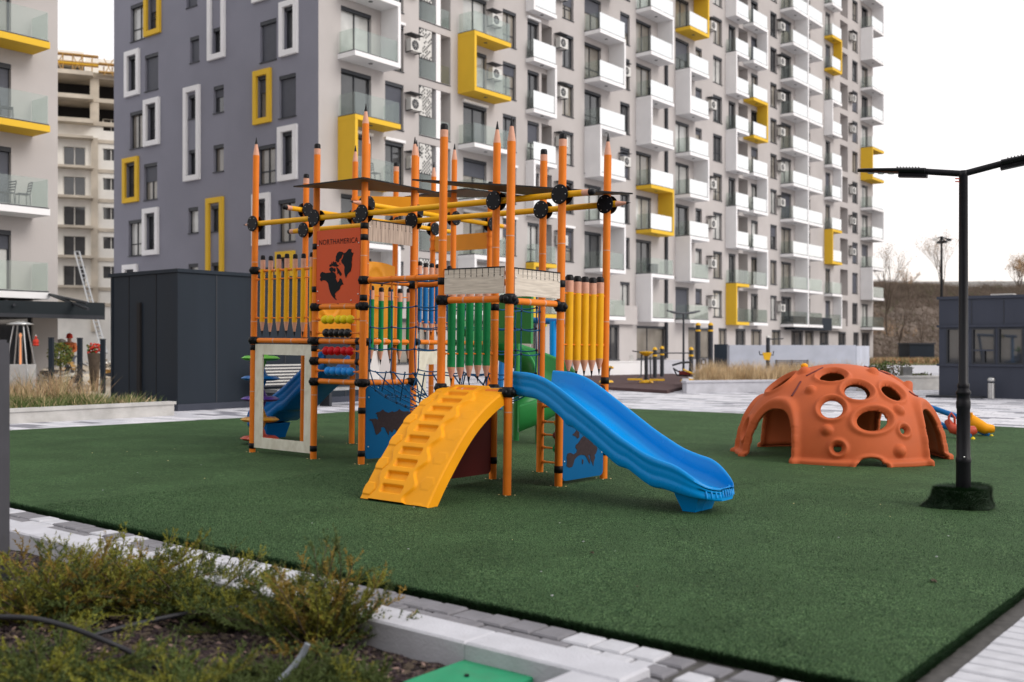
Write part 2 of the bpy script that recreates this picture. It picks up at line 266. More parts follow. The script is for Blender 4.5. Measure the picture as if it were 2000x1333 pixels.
# ------------------------------------------------------------------ mesh helper
class MB:
    def __init__(s): s.v = []; s.f = []; s.m = []; s.s = []; s.mats = []
    def mi(s, m):
        if isinstance(m, str): m = M[m]
        if m not in s.mats: s.mats.append(m)
        return s.mats.index(m)
    def add(s, vs, fs, m, smooth=False):
        o = len(s.v); i = s.mi(m); s.v += [V(p) for p in vs]
        for f in fs: s.f.append([a + o for a in f]); s.m.append(i); s.s.append(smooth)
    def hexa(s, p, m):   # p: 8 points, bottom 4 ccw, top 4 ccw
        s.add(p, [(3, 2, 1, 0), (4, 5, 6, 7), (0, 1, 5, 4), (1, 2, 6, 5), (2, 3, 7, 6), (3, 0, 4, 7)], m)
    def box(s, x0, x1, y0, y1, z0, z1, m):
        s.hexa([(x0, y0, z0), (x1, y0, z0), (x1, y1, z0), (x0, y1, z0), (x0, y0, z1), (x1, y0, z1), (x1, y1, z1), (x0, y1, z1)], m)
    def boxf(s, fn, t0, t1, o0, o1, z0, z1, m):   # box in a frame fn(t, o, z)
        s.hexa([fn(t0, o0, z0), fn(t1, o0, z0), fn(t1, o1, z0), fn(t0, o1, z0), fn(t0, o0, z1), fn(t1, o0, z1), fn(t1, o1, z1), fn(t0, o1, z1)], m)
    def tube(s, pts, rad, m, n=12, caps=True, smooth=True):
        pts = [V(p) for p in pts]; k = len(pts)
        if not isinstance(rad, (list, tuple)): rad = [rad] * k
        vs = []; up = None
        for i in range(k):
            d = (pts[min(i + 1, k - 1)] - pts[max(i - 1, 0)])
            if d.length < 1e-9: d = V((0, 0, 1))
            d.normalize()
            if up is None: up = d.orthogonal().normalized()
            else:
                up = up - d * up.dot(d)
                up = up.normalized() if up.length > 1e-6 else d.orthogonal().normalized()
            w = d.cross(up)
            for j in range(n):
                a = 2 * math.pi * j / n; vs.append(pts[i] + (up * math.cos(a) + w * math.sin(a)) * rad[i])
        fs = [(i * n + j, i * n + (j + 1) % n, (i + 1) * n + (j + 1) % n, (i + 1) * n + j) for i in range(k - 1) for j in range(n)]
        s.add(vs, fs, m, smooth)
        if caps:
            s.add(vs[:n], [tuple(range(n))[::-1]], m); s.add(vs[-n:], [tuple(range(n))], m)
    def lathe(s, prof, c, m, axis=(0, 0, 1), n=20, smooth=True):   # prof: (r, h)
        ax = V(axis).normalized(); c = V(c)
        s.tube([c + ax * h for r, h in prof], [r for r, h in prof], m, n, True, smooth) if False else s._lathe(prof, c, ax, m, n, smooth)
    def _lathe(s, prof, c, ax, m, n, smooth):
        u = ax.orthogonal().normalized(); w = ax.cross(u); vs = []
        for r, h in prof:
            for j in range(n):
                a = 2 * math.pi * j / n; vs.append(c + ax * h + (u * math.cos(a) + w * math.sin(a)) * max(r, 1e-5))
        k = len(prof); fs = [(i * n + j, i * n + (j + 1) % n, (i + 1) * n + (j + 1) % n, (i + 1) * n + j) for i in range(k - 1) for j in range(n)]
        s.add(vs, fs, m, smooth)
    def ball(s, c, r, m, n=14, sc=(1, 1, 1)):
        c = V(c); k = n // 2; vs = []
        for i in range(k + 1):
            p = math.pi * i / k
            for j in range(n):
                a = 2 * math.pi * j / n; vs.append(c + V((r * sc[0] * math.sin(p) * math.cos(a), r * sc[1] * math.sin(p) * math.sin(a), r * sc[2] * math.cos(p))))
        s.add(vs, [(i * n + j, (i + 1) * n + j, (i + 1) * n + (j + 1) % n, i * n + (j + 1) % n) for i in range(k) for j in range(n)], m, True)
    def prism(s, poly, fn, d0, d1, m, mside=None):   # poly in (x,y); fn(x,y,d)
        n = len(poly); a = [fn(x, y, d0) for x, y in poly]; b = [fn(x, y, d1) for x, y in poly]
        s.add(a, [tuple(range(n))], m); s.add(b, [tuple(range(n))[::-1]], m)
        s.add(a + b, [(i, (i + 1) % n, n + (i + 1) % n, n + i) for i in range(n)], mside or m)
    def grid(s, fn, nu, nv, m, smooth=True, closeu=False):
        vs = [fn(i, j) for i in range(nu) for j in range(nv)]
        fs = []
        for i in range(nu if closeu else nu - 1):
            for j in range(nv - 1): fs.append((i * nv + j, ((i + 1) % nu) * nv + j, ((i + 1) % nu) * nv + j + 1, i * nv + j + 1))
        s.add(vs, fs, m, smooth)
def prop(o, label=None, cat=None, group=None, kind=None):
    if label: o['label'] = label
    if cat: o['category'] = cat
    if group: o['group'] = group
    if kind: o['kind'] = kind
    return o
def build(name, mb, parent=None, world=False):
    me = bpy.data.meshes.new(name); vs = mb.v
    if world and parent is not None:
        inv = parent['_m'] if False else ROOTINV[parent.name]; vs = [inv @ p for p in vs]
    me.from_pydata([tuple(p) for p in vs], [], mb.f)
    for m in mb.mats: me.materials.append(m)
    me.polygons.foreach_set('material_index', mb.m); me.polygons.foreach_set('use_smooth', mb.s)
    me.update()
    o = bpy.data.objects.new(name, me); COL.objects.link(o)
    if parent is not None: o.parent = parent
    return o
ROOTINV = {}
def thing(name, loc, label, cat, group=None, rot=(0, 0, 0), mtx=None):
    o = bpy.data.objects.new(name, None); COL.objects.link(o); o.empty_display_size = 0.3
    mm = mtx if mtx is not None else Matrix.LocRotScale(V(loc), __import__('mathutils').Euler(rot), None)
    o.matrix_world = mm; ROOTINV[o.name] = mm.inverted()
    return prop(o, label, cat, group)
def part(name, mb, root): return build(name, mb, root, True)      # world-space verts, child of root
def sub(name, mb, prt, root):                                     # sub-part: world-space verts under a part of root
    o = build(name, mb, None)
    inv = ROOTINV[root.name]
    for v in o.data.vertices: v.co = inv @ v.co
    o.parent = prt; return o
def lsub(name, mb, prt): o = build(name, mb, None); o.parent = prt; return o
def solo(name, mb, label, cat, group=None): return prop(build(name, mb), label, cat, group)
def struct(name, mb): return prop(build(name, mb), kind='structure')
def copy_tree(o, parent=None):
    c = o.copy(); COL.objects.link(c)
    if parent is not None: c.parent = parent
    for ch in list(o.children): copy_tree(ch, c)
    return c
def text_mb(body, size, fn, m, depth=0.003, align='CENTER', spacing=1.0):
    cu = bpy.data.curves.new('lettering', 'FONT'); cu.body = body; cu.size = size; cu.align_x = align; cu.align_y = 'CENTER'; cu.extrude = 0; cu.space_character = spacing; cu.resolution_u = 3
    o = bpy.data.objects.new('lettering', cu); COL.objects.link(o)
    dg = bpy.context.evaluated_depsgraph_get(); me = bpy.data.meshes.new_from_object(o.evaluated_get(dg))
    mb = MB(); vs = [fn(v.co.x, v.co.y) for v in me.vertices]
    mb.add(vs, [tuple(p.vertices) for p in me.polygons], m)
    bpy.data.objects.remove(o); bpy.data.curves.remove(cu); bpy.data.meshes.remove(me)
    return mb
def gp(px, py, z=0.0):           # ground point of a photograph pixel
    Y = (EYE - z) * F / (py - HZ); return V(((px - 1000) * Y / F, Y, z))
def at(px, py, Y): return V(((px - 1000) * Y / F, Y, EYE - (py - HZ) * Y / F))

# ------------------------------------------------------------------ ground
D1 = V((-0.784, 0.620, 0)); D2 = V((0.620, 0.784, 0)); N2 = V((0.784, -0.620, 0)); N1 = V((-0.620, -0.784, 0))
C0 = V((1.73, 4.76, 0))
def gz(x, y):
    t = max(0, min(1, (24 - y) / 6)); return -0.0132 * max(-5.5, min(5.5, x)) * t
def PQ(p, q, dz=0.0):
    w = C0 + D1 * p + D2 * q; return V((w.x, w.y, gz(w.x, w.y) + dz))
mb = MB(); mb.add([(-900, -60, -0.35), (900, -60, -0.35), (900, 1500, -0.35), (-900, 1500, -0.35)], [(0, 1, 2, 3)], 'asph'); struct('ground', mb)
def sheet(mb, p0, p1, q0, q1, dz, m, st=1.0):
    npx = max(2, int((p1 - p0) / st) + 1); nq = max(2, int((q1 - q0) / st) + 1)
    mb.grid(lambda i, j: PQ(p0 + (p1 - p0) * i / (npx - 1), q0 + (q1 - q0) * j / (nq - 1), dz), npx, nq, m)
mb = MB(); sheet(mb, -60, 60, -0.58, 75, -0.012, 'paver', 1.5); sheet(mb, -60, 1.14, -12, -0.58, -0.012, 'paver', 1.5)
pv = struct('plaza_paving', mb)
uvl = pv.data.uv_layers.new(name='UVMap')
for lp in pv.data.loops:
    c = pv.data.vertices[lp.vertex_index].co - C0; uvl.data[lp.index].uv = (c.dot(D1), c.dot(D2))
# individual border pavers near the turf
mb = MB(); random.seed(3)
sheet(mb, -3.2, 1.0, -3, 0.0, 0.0, 'joint', 0.5); sheet(mb, 1.0, 15, -0.46, 0.0, 0.0, 'joint', 0.5); sheet(mb, -3.2, 0, 0.0, 8, 0.0, 'joint', 0.5)
def paver(p0, p1, q0, q1, m):
    g = 0.010; h = random.uniform(0.014, 0.024); b = 0.010
    lo = [PQ(p0 + g, q0 + g, -0.005), PQ(p1 - g, q0 + g, -0.005), PQ(p1 - g, q1 - g, -0.005), PQ(p0 + g, q1 - g, -0.005)]
    hi = [PQ(p0 + g, q0 + g, h - b), PQ(p1 - g, q0 + g, h - b), PQ(p1 - g, q1 - g, h - b), PQ(p0 + g, q1 - g, h - b)]
    tp = [PQ(p0 + g + b, q0 + g + b, h), PQ(p1 - g - b, q0 + g + b, h), PQ(p1 - g - b, q1 - g - b, h), PQ(p0 + g + b, q1 - g - b, h)]
    mb.add(lo + hi + tp, [(0, 1, 5, 4), (1, 2, 6, 5), (2, 3, 7, 6), (3, 0, 4, 7), (4, 5, 9, 8), (5, 6, 10, 9), (6, 7, 11, 10), (7, 4, 8, 11), (8, 9, 10, 11)], m)
p = 1.0
while p < 14:
    w = 0.2; ind = random.random() if p < 2.2 or p > 5 else 0.9
    m = 'pvg' if 1.75 < p < 2.95 else random.choice(['pvw', 'pvw', 'pvw', 'pvg'] if p < 5 else ['pvw', 'pvg', 'pvw'])
    paver(p, p + w, -0.45, -0.24, m); paver(p + 0.1, p + 0.1 + w, -0.24, -0.03, m); p += w
q = -2.6
while q < 7.6:
    paver(-0.47, -0.11, q, q + 0.155, 'pvw'); q += 0.155
for i in range(14):
    q = -2.8 + (i % 2) * 0.11
    while q < 7.4:
        paver(-0.47 - 0.22 * (i + 1), -0.47 - 0.22 * i, q, q + 0.22, random.choice(['pvd', 'pvd', 'pvg', 'pvd'] if i < 4 else ['pvw', 'pvg', 'pvd'])); q += 0.22
p = -0.1
while p < 1.0:
    for jq in range(11):
        m = random.choice(['pvw', 'pvg', 'pvg', 'pvw']); w_ = random.uniform(.0, .05)
        paver(p + w_, p + 0.2, -0.24 - 0.2 * (jq + 1) + 0.18 + w_ * .7, -0.24 - 0.2 * jq + 0.18, m)
    p += 0.2
struct('paving_border', mb)
# turf
TH = 0.045
mb = MB(); sheet(mb, 0, 17, 0, 17.6, TH, 'turf', 0.5)
for (a, b_) in (((0, 0), (17, 0)), ((17, 0), (17, 17.6)), ((17, 17.6), (0, 17.6)), ((0, 17.6), (0, 0))):
    n = 40; pts = [(a[0] + (b_[0] - a[0]) * i / n, a[1] + (b_[1] - a[1]) * i / n) for i in range(n + 1)]
    mb.grid(lambda i, j: PQ(pts[i][0], pts[i][1], TH if j else -0.02), n + 1, 2, 'turf')
struct('turf', mb)
# blades along the cut edges and over the near lawn
random.seed(5); mb = MB()
def blade(P, h, w, lean):
    a = random.uniform(0, 6.283); d = V((math.cos(a), math.sin(a), 0)) * w
    mb.v += [P - d, P + d, P + lean + V((0, 0, h))]; k = len(mb.v); mb.f.append([k - 3, k - 2, k - 1]); mb.m.append(0); mb.s.append(False)
mb.mi('blade'); mb.mi('turf')
for i in range(42000):
    p = random.uniform(0, 1) ** 1.5 * 13; dz = random.uniform(-0.0, TH)
    blade(PQ(p, random.uniform(-0.004, 0.012), dz), random.uniform(0.012, 0.036), 0.0034, N1 * random.uniform(-0.005, 0.042) + D1 * random.uniform(-0.015, 0.015))
for i in range(22000):
    q = random.uniform(0, 1) ** 1.3 * 7.5; dz = random.uniform(0.0, TH)
    blade(PQ(random.uniform(-0.004, 0.012), q, dz), random.uniform(0.012, 0.036), 0.0034, N2 * random.uniform(-0.005, 0.042) + D2 * random.uniform(-0.015, 0.015))
for i in range(90000):
    p = random.uniform(0, 8); q = random.uniform(0, 1) ** 1.6 * 7
    blade(PQ(p, q, TH - 0.004), random.uniform(0.008, 0.017), 0.003, V((random.uniform(-.01, .01), random.uniform(-.01, .01), 0)))
prop(build('turf_fringe', mb), 'short dark green blades along the cut edge of the artificial lawn', 'grass', kind='stuff')
# leaf litter on the turf
random.seed(21)
for px, py, s in ((1822, 1140, 0.03), (1156, 1092, 0.018)):
    P = gp(px, py, 0.0); P.z = gz(P.x, P.y) + TH + 0.012; mb = MB()
    mb.grid(lambda i, j: P + V(((i - 2) * s / 2 * (1 - abs(j - 2) / 3.2), (j - 2) * s / 2, 0.008 * math.sin(i + j))), 5, 5, 'bark')
    solo('fallen_leaf', mb, 'brown fallen leaf on the turf near the right edge' if px > 1500 else 'tiny brown leaf scrap on the turf below the blue slide', 'leaf')
mb = MB(); random.seed(77)
for i in range(70):
    p = random.uniform(.3, 12); q = random.uniform(.2, 9); c_ = PQ(p, q, TH + .012); r_ = random.uniform(.003, .007); mb.ball(c_, r_, random.choice(['pvw', 'cream', 'bark']), 6, (1.6, 1, .5))
prop(build('lawn_litter', mb), 'tiny pale and brown specks scattered over the turf', 'litter', kind='stuff')
# kerb of the foreground bed: bevelled stones with joints
def kerb_stone(mb, p0, p1, q0, q1, z0=-0.2, z1=0.06):
    b = 0.012
    lo = [(p0, q0), (p1, q0), (p1, q1), (p0, q1)]; hi = [(p0 + b, q0 + b), (p1 - b, q0 + b), (p1 - b, q1 - b), (p0 + b, q1 - b)]
    vs = [PQ(*c, z0) for c in lo] + [PQ(*c, z1 - b) for c in lo] + [PQ(*c, z1) for c in hi]
    mb.add(vs, [(0, 1, 5, 4), (1, 2, 6, 5), (2, 3, 7, 6), (3, 0, 4, 7), (4, 5, 9, 8), (5, 6, 10, 9), (6, 7, 11, 10), (7, 4, 8, 11), (8, 9, 10, 11)], 'concw')
kr = thing('bed_kerb', PQ(1.1, -0.6), 'pale concrete kerb around the foreground shrub bed with an L corner', 'kerb')
segs = [(1.0, 1.95, 0), (1.954, 2.9, 0), (2.904, 3.9, 0), (3.904, 4.9, 0), (4.904, 5.9, 0), (5.904, 6.9, 0), (6.904, 7.9, 0), (7.904, 8.9, 0), (8.904, 9.9, 0), (9.904, 10.9, 0)]
for a, b_, _ in segs:
    mb = MB(); kerb_stone(mb, a, b_, -0.72, -0.45, z1=0.06 + random.uniform(-.003, .003)); part('kerb_stone', mb, kr)
for k in range(3):
    mb = MB(); kerb_stone(mb, 1.0, 1.27, -0.724 - (k + 1) * 1.0, -0.728 - k * 1.0, z1=0.058); part('kerb_stone', mb, kr)
# soil
mb = MB()
def soil(i, j):
    p = 1.2 + i * 0.1; q = -0.68 - j * 0.1; return PQ(p, q, -0.10 + 0.035 * noise.noise(V((p * 1.3, q * 1.3, 0))) + 0.02 * noise.noise(V((p * 6, q * 6, 3))))
mb.grid(soil, 130, 50, 'mulch'); struct('mulch_bed', mb)
mb = MB(); random.seed(9)
for i in range(5200):
    p = random.uniform(1.35, 6.5); q = random.uniform(-0.76, -2.3); P = PQ(p, q, -0.085 + 0.035 * noise.noise(V((p * 1.3, q * 1.3, 0))))
    a = random.uniform(0, 6.28); l = random.uniform(.008, .03); w = random.uniform(.005, .014); d = V((math.cos(a), math.sin(a), random.uniform(-.4, .4))); e = V((-math.sin(a), math.cos(a), random.uniform(-.3, .3)))
    mb.add([P - d * l - e * w, P + d * l - e * w, P + d * l + e * w, P - d * l + e * w, P + V((0, 0, .012))], [(0, 1, 4), (1, 2, 4), (2, 3, 4), (3, 0, 4)], random.choice(['bark', 'engbrown', 'engbrown', 'mchip' if random.random() < .3 else 'bark']))
prop(build('bark_chips', mb), 'brown and pinkish bark chips covering the foreground bed', 'mulch', kind='stuff')

# ------------------------------------------------------------------ play structure (local axes a,b,z)
UH = V((0.607, 0.795, 0)); ORG = V((-0.054, 10.91, TH - 0.03))
Mp = Matrix.Translation(ORG) @ Matrix.Rotation(0.0132, 4, 'Y') @ Matrix.Rotation(math.atan2(0.795, 0.607), 4, 'Z')
PS = thing('climbing_frame', ORG, 'orange climbing frame of giant pencils with yellow climber and blue slide on turf', 'climbing frame', mtx=Mp)
def pl(name, mb): return build(name, mb, PS)
P = dict(P9=(0, 0), P7=(0, .94), P11=(.945, 0), P8=(.945, .94), P12=(1.89, 0), P10=(1.89, .94), P3=(.945, 3.13), P2=(.945, 4.05), P1=(.945, 5.34),
         P6=(1.89, 3.13), P4=(1.89, 5.34), P16=(1.89, 4.05), P5=(2.85, 5.29), P15=(3.83, 5.34), P14=(4.76, 5.34), PA=(2.92, 4.05), PB=(3.80, 4.05), PC=(4.72, 4.05))
TOP = dict(P9=(4.0, 'p'), P7=(4.04, 'e'), P11=(3.99, 'e'), P8=(4.24, 'p'), P12=(4.15, 'p'), P10=(4.06, 'e'), P3=(4.73, 'p'), P2=(4.31, 'e'), P1=(4.54, 'p'),
           P6=(4.46, 'p'), P4=(4.15, 'e'), P16=(4.72, 'p'), P5=(4.73, 'p'), P15=(4.61, 'e'), P14=(4.76, 'p'), PA=(4.69, 'p'), PB=(4.78, 'p'), PC=(4.3, 'e'))
pr = 0.045
BANDS = dict(P1=[1.63, 2.63, 1.53, .12], P2=[1.63, 1.36, 1.08, 2.09, 2.91, 2.33, .17, 1.53], P3=[1.09, 2.09, 2.43, 2.99, 3.14, .73, .17, 2.2], P9=[1.11, 2.09], P7=[1.12, 2.09, 2.3, .13],
             P11=[1.11, 2.04, 2.3, .93, .22], P8=[1.09, .25, 2.05], P12=[1.2, .35], P10=[1.09], P6=[1.09, 2.42], P4=[1.63], P16=[1.63], P5=[1.64], PA=[1.64], PB=[1.64], P15=[1.64], P14=[], PC=[1.64])
for k, (a, b) in P.items():
    zt, kind = TOP[k]; mb = MB()
    zb = zt - (0.26 if kind == 'p' else 0.15)
    mb._lathe([(pr, 0.0), (pr, zb)], V((a, b, 0)), V((0, 0, 1)), 'orange', 18, True)
    for zz in (0.9, 1.9, 2.75):
        mb._lathe([(pr + .0012, zz - .006), (pr + .0012, zz + .006)], V((a, b, 0)), V((0, 0, 1)), 'pink', 18, True)
    po = pl('post', mb)
    m2 = MB()
    if kind == 'p':
        m2._lathe([(pr, zb), (pr - .004, zb + .03), (.020, zb + .16)], V((a, b, 0)), V((0, 0, 1)), 'pink', 18, True)
        m2._lathe([(.020, zb + .16), (.005, zb + .255), (0, zb + .26)], V((a, b, 0)), V((0, 0, 1)), 'black', 18, True); lsub('pencil_point', m2, po)
    else:
        m2._lathe([(pr, zb), (pr, zb + .08)], V((a, b, 0)), V((0, 0, 1)), 'pink', 18, True)
        m2._lathe([(pr - .002, zb + .08), (pr - .002, zb + .13), (pr * .75, zb + .148), (0, zb + .152)], V((a, b, 0)), V((0, 0, 1)), 'black', 18, True); lsub('eraser_cap', m2, po)
    for zz in BANDS[k]:
        m3 = MB(); big = zz in (1.63, 1.09, 2.09, 1.11, 1.12, 1.64, 2.42, 2.43, 2.63, 1.36, 1.08, 2.04)
        if big: m3._lathe([(.046, zz - .055), (.062, zz - .05), (.068, zz - .02), (.068, zz + .02), (.062, zz + .05), (.046, zz + .055)], V((a, b, 0)), V((0, 0, 1)), 'black', 16, True)
        else: m3._lathe([(.046, zz - .04), (.051, zz - .038), (.051, zz + .038), (.046, zz + .04)], V((a, b, 0)), V((0, 0, 1)), 'black', 16, True)
        if big:
            for an in (0, 1.57, 3.14, 4.71): m3.ball((a + .058 * math.cos(an), b + .058 * math.sin(an), zz), .036, 'black', 10)
        lsub('clamp', m3, po)
    m4 = MB(); m4._lathe([(.0, .012), (.085, .012), (.085, .004), (0, .0)], V((a, b, 0)), V((0, 0, 1)), 'orange', 18, False)
    for an in range(4):
        m4._lathe([(.014, .01), (.014, .026), (.008, .034), (0, .036)], V((a + .085 * math.cos(an * 1.57 + .5), b + .085 * math.sin(an * 1.57 + .5), 0)), V((0, 0, 1)), 'cream', 8, True)
    lsub('foot_plate', m4, po)
# rails
def rail(k0, k1, z, r=0.036, name='rail', m='orange', ends=True):
    a0, b0 = P[k0] if isinstance(k0, str) else k0; a1, b1 = P[k1] if isinstance(k1, str) else k1
    mb = MB(); A = V((a0, b0, z)); B = V((a1, b1, z)); mb.tube([A, B], r, m, 14)
    d = (B - A).normalized(); L = (B - A).length
    if ends:
        for t in (.08, L - .08): mb._lathe([(r + .004, -.03), (r + .01, -.025), (r + .01, .025), (r + .004, .03)], A + d * t, d, 'black', 12, True)
        for t in (.35, .65): mb._lathe([(r + .0015, -.012), (r + .0015, .012)], A + d * L * t, d, 'pink', 12, True)
    return pl(name, mb)
for k0, k1, z in (('P1', 'P2', 1.63), ('P2', 'P3', 2.09), ('P2', 'P3', 1.63), ('P2', 'P3', 1.36), ('P2', 'P3', 1.09), ('P3', 'P6', 1.09), ('P7', 'P9', 2.09), ('P9', 'P11', 2.07),
                  ('P7', 'P9', 1.10), ('P9', 'P11', 1.10), ('P11', 'P12', 1.10), ('P7', 'P8', 1.07), ('P8', 'P10', 1.07), ('P10', 'P12', 1.08), ('P3', 'P8', 2.43), ('P6', 'P10', 2.42),
                  ('P3', 'P6', 2.43), ('P4', 'P1', 1.63), ('P16', 'P2', 1.63), ('P16', 'PA', 1.64), ('PA', 'PB', 1.64), ('P5', 'PA', 1.64), ('P5', 'P4', 1.63), ('P5', 'P15', 1.64), ('P15', 'PB', 1.64), ('PB', 'PC', 1.64),
                  ('P1', 'P2', 2.62)):
    rail(k0, k1, z, r=.018 if (k0, k1, z) == ('P1', 'P2', 2.62) else .036)
# decks
for (a0, a1, b0, b1, z) in ((.0, .945, .0, .94, 1.10), (.945, 1.89, 0, .94, 1.10), (.945, 1.89, 3.13, 4.05, 1.09), (.945, 1.89, 4.05, 5.34, 1.63), (1.89, 2.85, 4.05, 5.3, 1.64), (2.9, 3.8, 4.05, 5.3, 1.64)):
    mb = MB(); mb.box(a0 + .05, a1 - .05, b0 + .05, b1 - .05, z - .03, z + .012, 'deck'); pl('deck', mb)
# horizontal pencils
def hpencil(A, B, endA, endB, r=0.037):
    A = V(A); B = V(B); d = (B - A).normalized(); mb = MB(); L = (B - A).length
    ea = .2 if endA == 'p' else .15; eb = .2 if endB == 'p' else .15
    mb.tube([A + d * ea, B - d * eb], r, 'yellow', 16)
    o = pl('pencil_beam', mb)
    for end, base, dd in ((endA, A, d), (endB, B, -d)):
        m2 = MB()
        if end == 'p':
            m2._lathe([(.0, 0), (.013, .065)], base, dd, 'black', 16, True); m2._lathe([(.013, .065), (r - .003, .19), (r, .2)], base, dd, 'pink', 16, True); lsub('pencil_point', m2, o)
        else:
            m2._lathe([(0, 0), (r * .7, .004), (r - .002, .02), (r - .002, .065)], base, dd, 'black', 16, True); m2._lathe([(r, .065), (r, .15)], base, dd, 'pink', 16, True); lsub('eraser_cap', m2, o)
ZV = 3.30; ZU = 3.60
hpencil((.945, 5.62, ZV), (.945, -.43, ZV), 'p', 'e'); hpencil((1.89, 5.74, ZV), (1.89, -.334, ZV), 'e', 'p')
hpencil((1.45, 5.34, ZU), (5.35, 5.34, ZU), 'e', 'e'); hpencil((1.55, 4.05, ZU), (5.2, 4.05, ZU), 'p', 'e')
def disc(a, b, z, ax):
    ax = V(ax)
    mb = MB()
    for s in (-1, 1):
        c = V((a, b, z)) + ax * .052 * s
        mb._lathe([(0, -.009), (.104, -.009), (.112, -.004), (.112, .004), (.104, .009), (0, .009)], c, ax, 'disc', 24, False)
    mb._lathe([(.06, -.045), (.06, .045)], V((a, b, z)), ax, 'disc', 16, True)
    o = pl('joint_disc', mb); m2 = MB(); u = ax.orthogonal().normalized(); w = ax.cross(u)
    for s in (-1, 1):
        for i in range(6):
            an = i * math.pi / 3 + .3; c = V((a, b, z)) + ax * .061 * s + (u * math.cos(an) + w * math.sin(an)) * .085
            m2._lathe([(.0055, 0), (.0055, .003), (0, .004)], c, ax * s, 'steel', 8, True)
    lsub('bolt_ring', m2, o)
for k in ('P1', 'P2', 'P3', 'P8', 'P11'): disc(*P[k], ZV, (1, 0, 0))
for k in ('P4', 'P6', 'P10', 'P12'): disc(*P[k], ZV, (1, 0, 0))
for k in ('P16', 'PA', 'PB', 'PC', 'P4', 'P5', 'P15', 'P14'): disc(*P[k], ZU, (0, 1, 0))
# palings
def paling(a, b, z0, z1, r, m):
    mb = MB(); c = V((a, b, 0)); up = V((0, 0, 1)); n = 14
    mb._lathe([(0, z0), (.015, z0 + .085)], c, up, 'black', n, True); mb._lathe([(.015, z0 + .085), (r - .003, z0 + .19), (r, z0 + .21)], c, up, 'pink', n, True)
    mb._lathe([(r, z0 + .21), (r, z1 - .2)], c, up, m, n, True); mb._lathe([(r, z1 - .2), (r, z1 - .07)], c, up, 'pink', n, True)
    mb._lathe([(r - .002, z1 - .07), (r - .002, z1 - .025), (r * .7, z1 - .004), (0, z1)], c, up, 'black', n, True)
    return pl('pencil_paling', mb)
def paling_row(A, B, n, f0, f1, z0, z1, r, m, rods):
    A = V((*A, 0)); B = V((*B, 0))
    for i in range(n):
        c = A.lerp(B, f0 + (f1 - f0) * i / (n - 1)); dz = random.uniform(-.012, .012); paling(c.x, c.y, z0 + dz, z1 + dz, r, m)
    for z in rods:
        mb = MB(); mb.tube([A + V((0, 0, z)), B + V((0, 0, z))], .009, 'orange', 8)
        for e in (A.lerp(B, .06), A.lerp(B, .94)): mb.ball(e + V((0, 0, z)), .02, 'orange', 8)
        pl('rod', mb)
paling_row(P['P1'], P['P2'], 7, .14, .94, 1.68, 2.84, .035, 'yellow', (1.95, 2.5))
paling_row(P['P7'], P['P8'], 5, .18, .84, 1.15, 2.32, .046, 'green', (1.5, 2.1))
paling_row(P['P11'], P['P12'], 5, .18, .86, 1.24, 2.42, .047, 'yellow', (1.62, 2.2))
paling_row(P['P16'], P['PA'], 5, .12, .88, 1.30, 2.44, .040, 'green', (1.6, 2.3))
paling_row(P['PA'], P['PB'], 6, .12, .90, 1.72, 2.86, .040, 'bluep', (1.95, 2.6))
paling_row(P['P8'], P['P10'], 4, .2, .8, 1.72, 2.30, .012, 'bluep', ())if False else None
# panels
def panel(A, B, z0, z1, m, inset=.05, r=.05, th=.013, off=0.0, name='panel'):
    A = V((*A, 0)); B = V((*B, 0)); d = (B - A).normalized(); L = (B - A).length; nrm = V((d.y, -d.x, 0)); up = V((0, 0, 1))
    fn = lambda x, y, o: A + d * x + up * y + nrm * (o + off)
    poly = []; x0, x1 = inset, L - inset
    for cx, cy, s in ((x1 - r, z0 + r, -90), (x1 - r, z1 - r, 0), (x0 + r, z1 - r, 90), (x0 + r, z0 + r, 180)):
        for k in range(5): an = R(s + k * 22.5); poly.append((cx + r * math.cos(an), cy + r * math.sin(an)))
    mb = MB(); mb.prism(poly, fn, th / 2, -th / 2, m); o = pl(name, mb)
    return o, fn, x0, x1, th / 2
def bolts(o, fn, th, pts):
    mb = MB()
    for x, y in pts:
        c = fn(x, y, th); ax = (fn(x, y, th + 1) - c).normalized(); mb._lathe([(.011, 0), (.011, .004), (.006, .008), (0, .009)], c, ax, 'steel', 8, True)
    lsub('bolts', mb, o)
def shape(o, fn, th, polys, m, x0, y0, x1, y1, name='map'):
    mb = MB()
    for pz in polys: mb.prism([(x0 + (x1 - x0) * x, y0 + (y1 - y0) * y) for x, y in pz], fn, th + .004, th + .0005, m)
    lsub(name, mb, o)
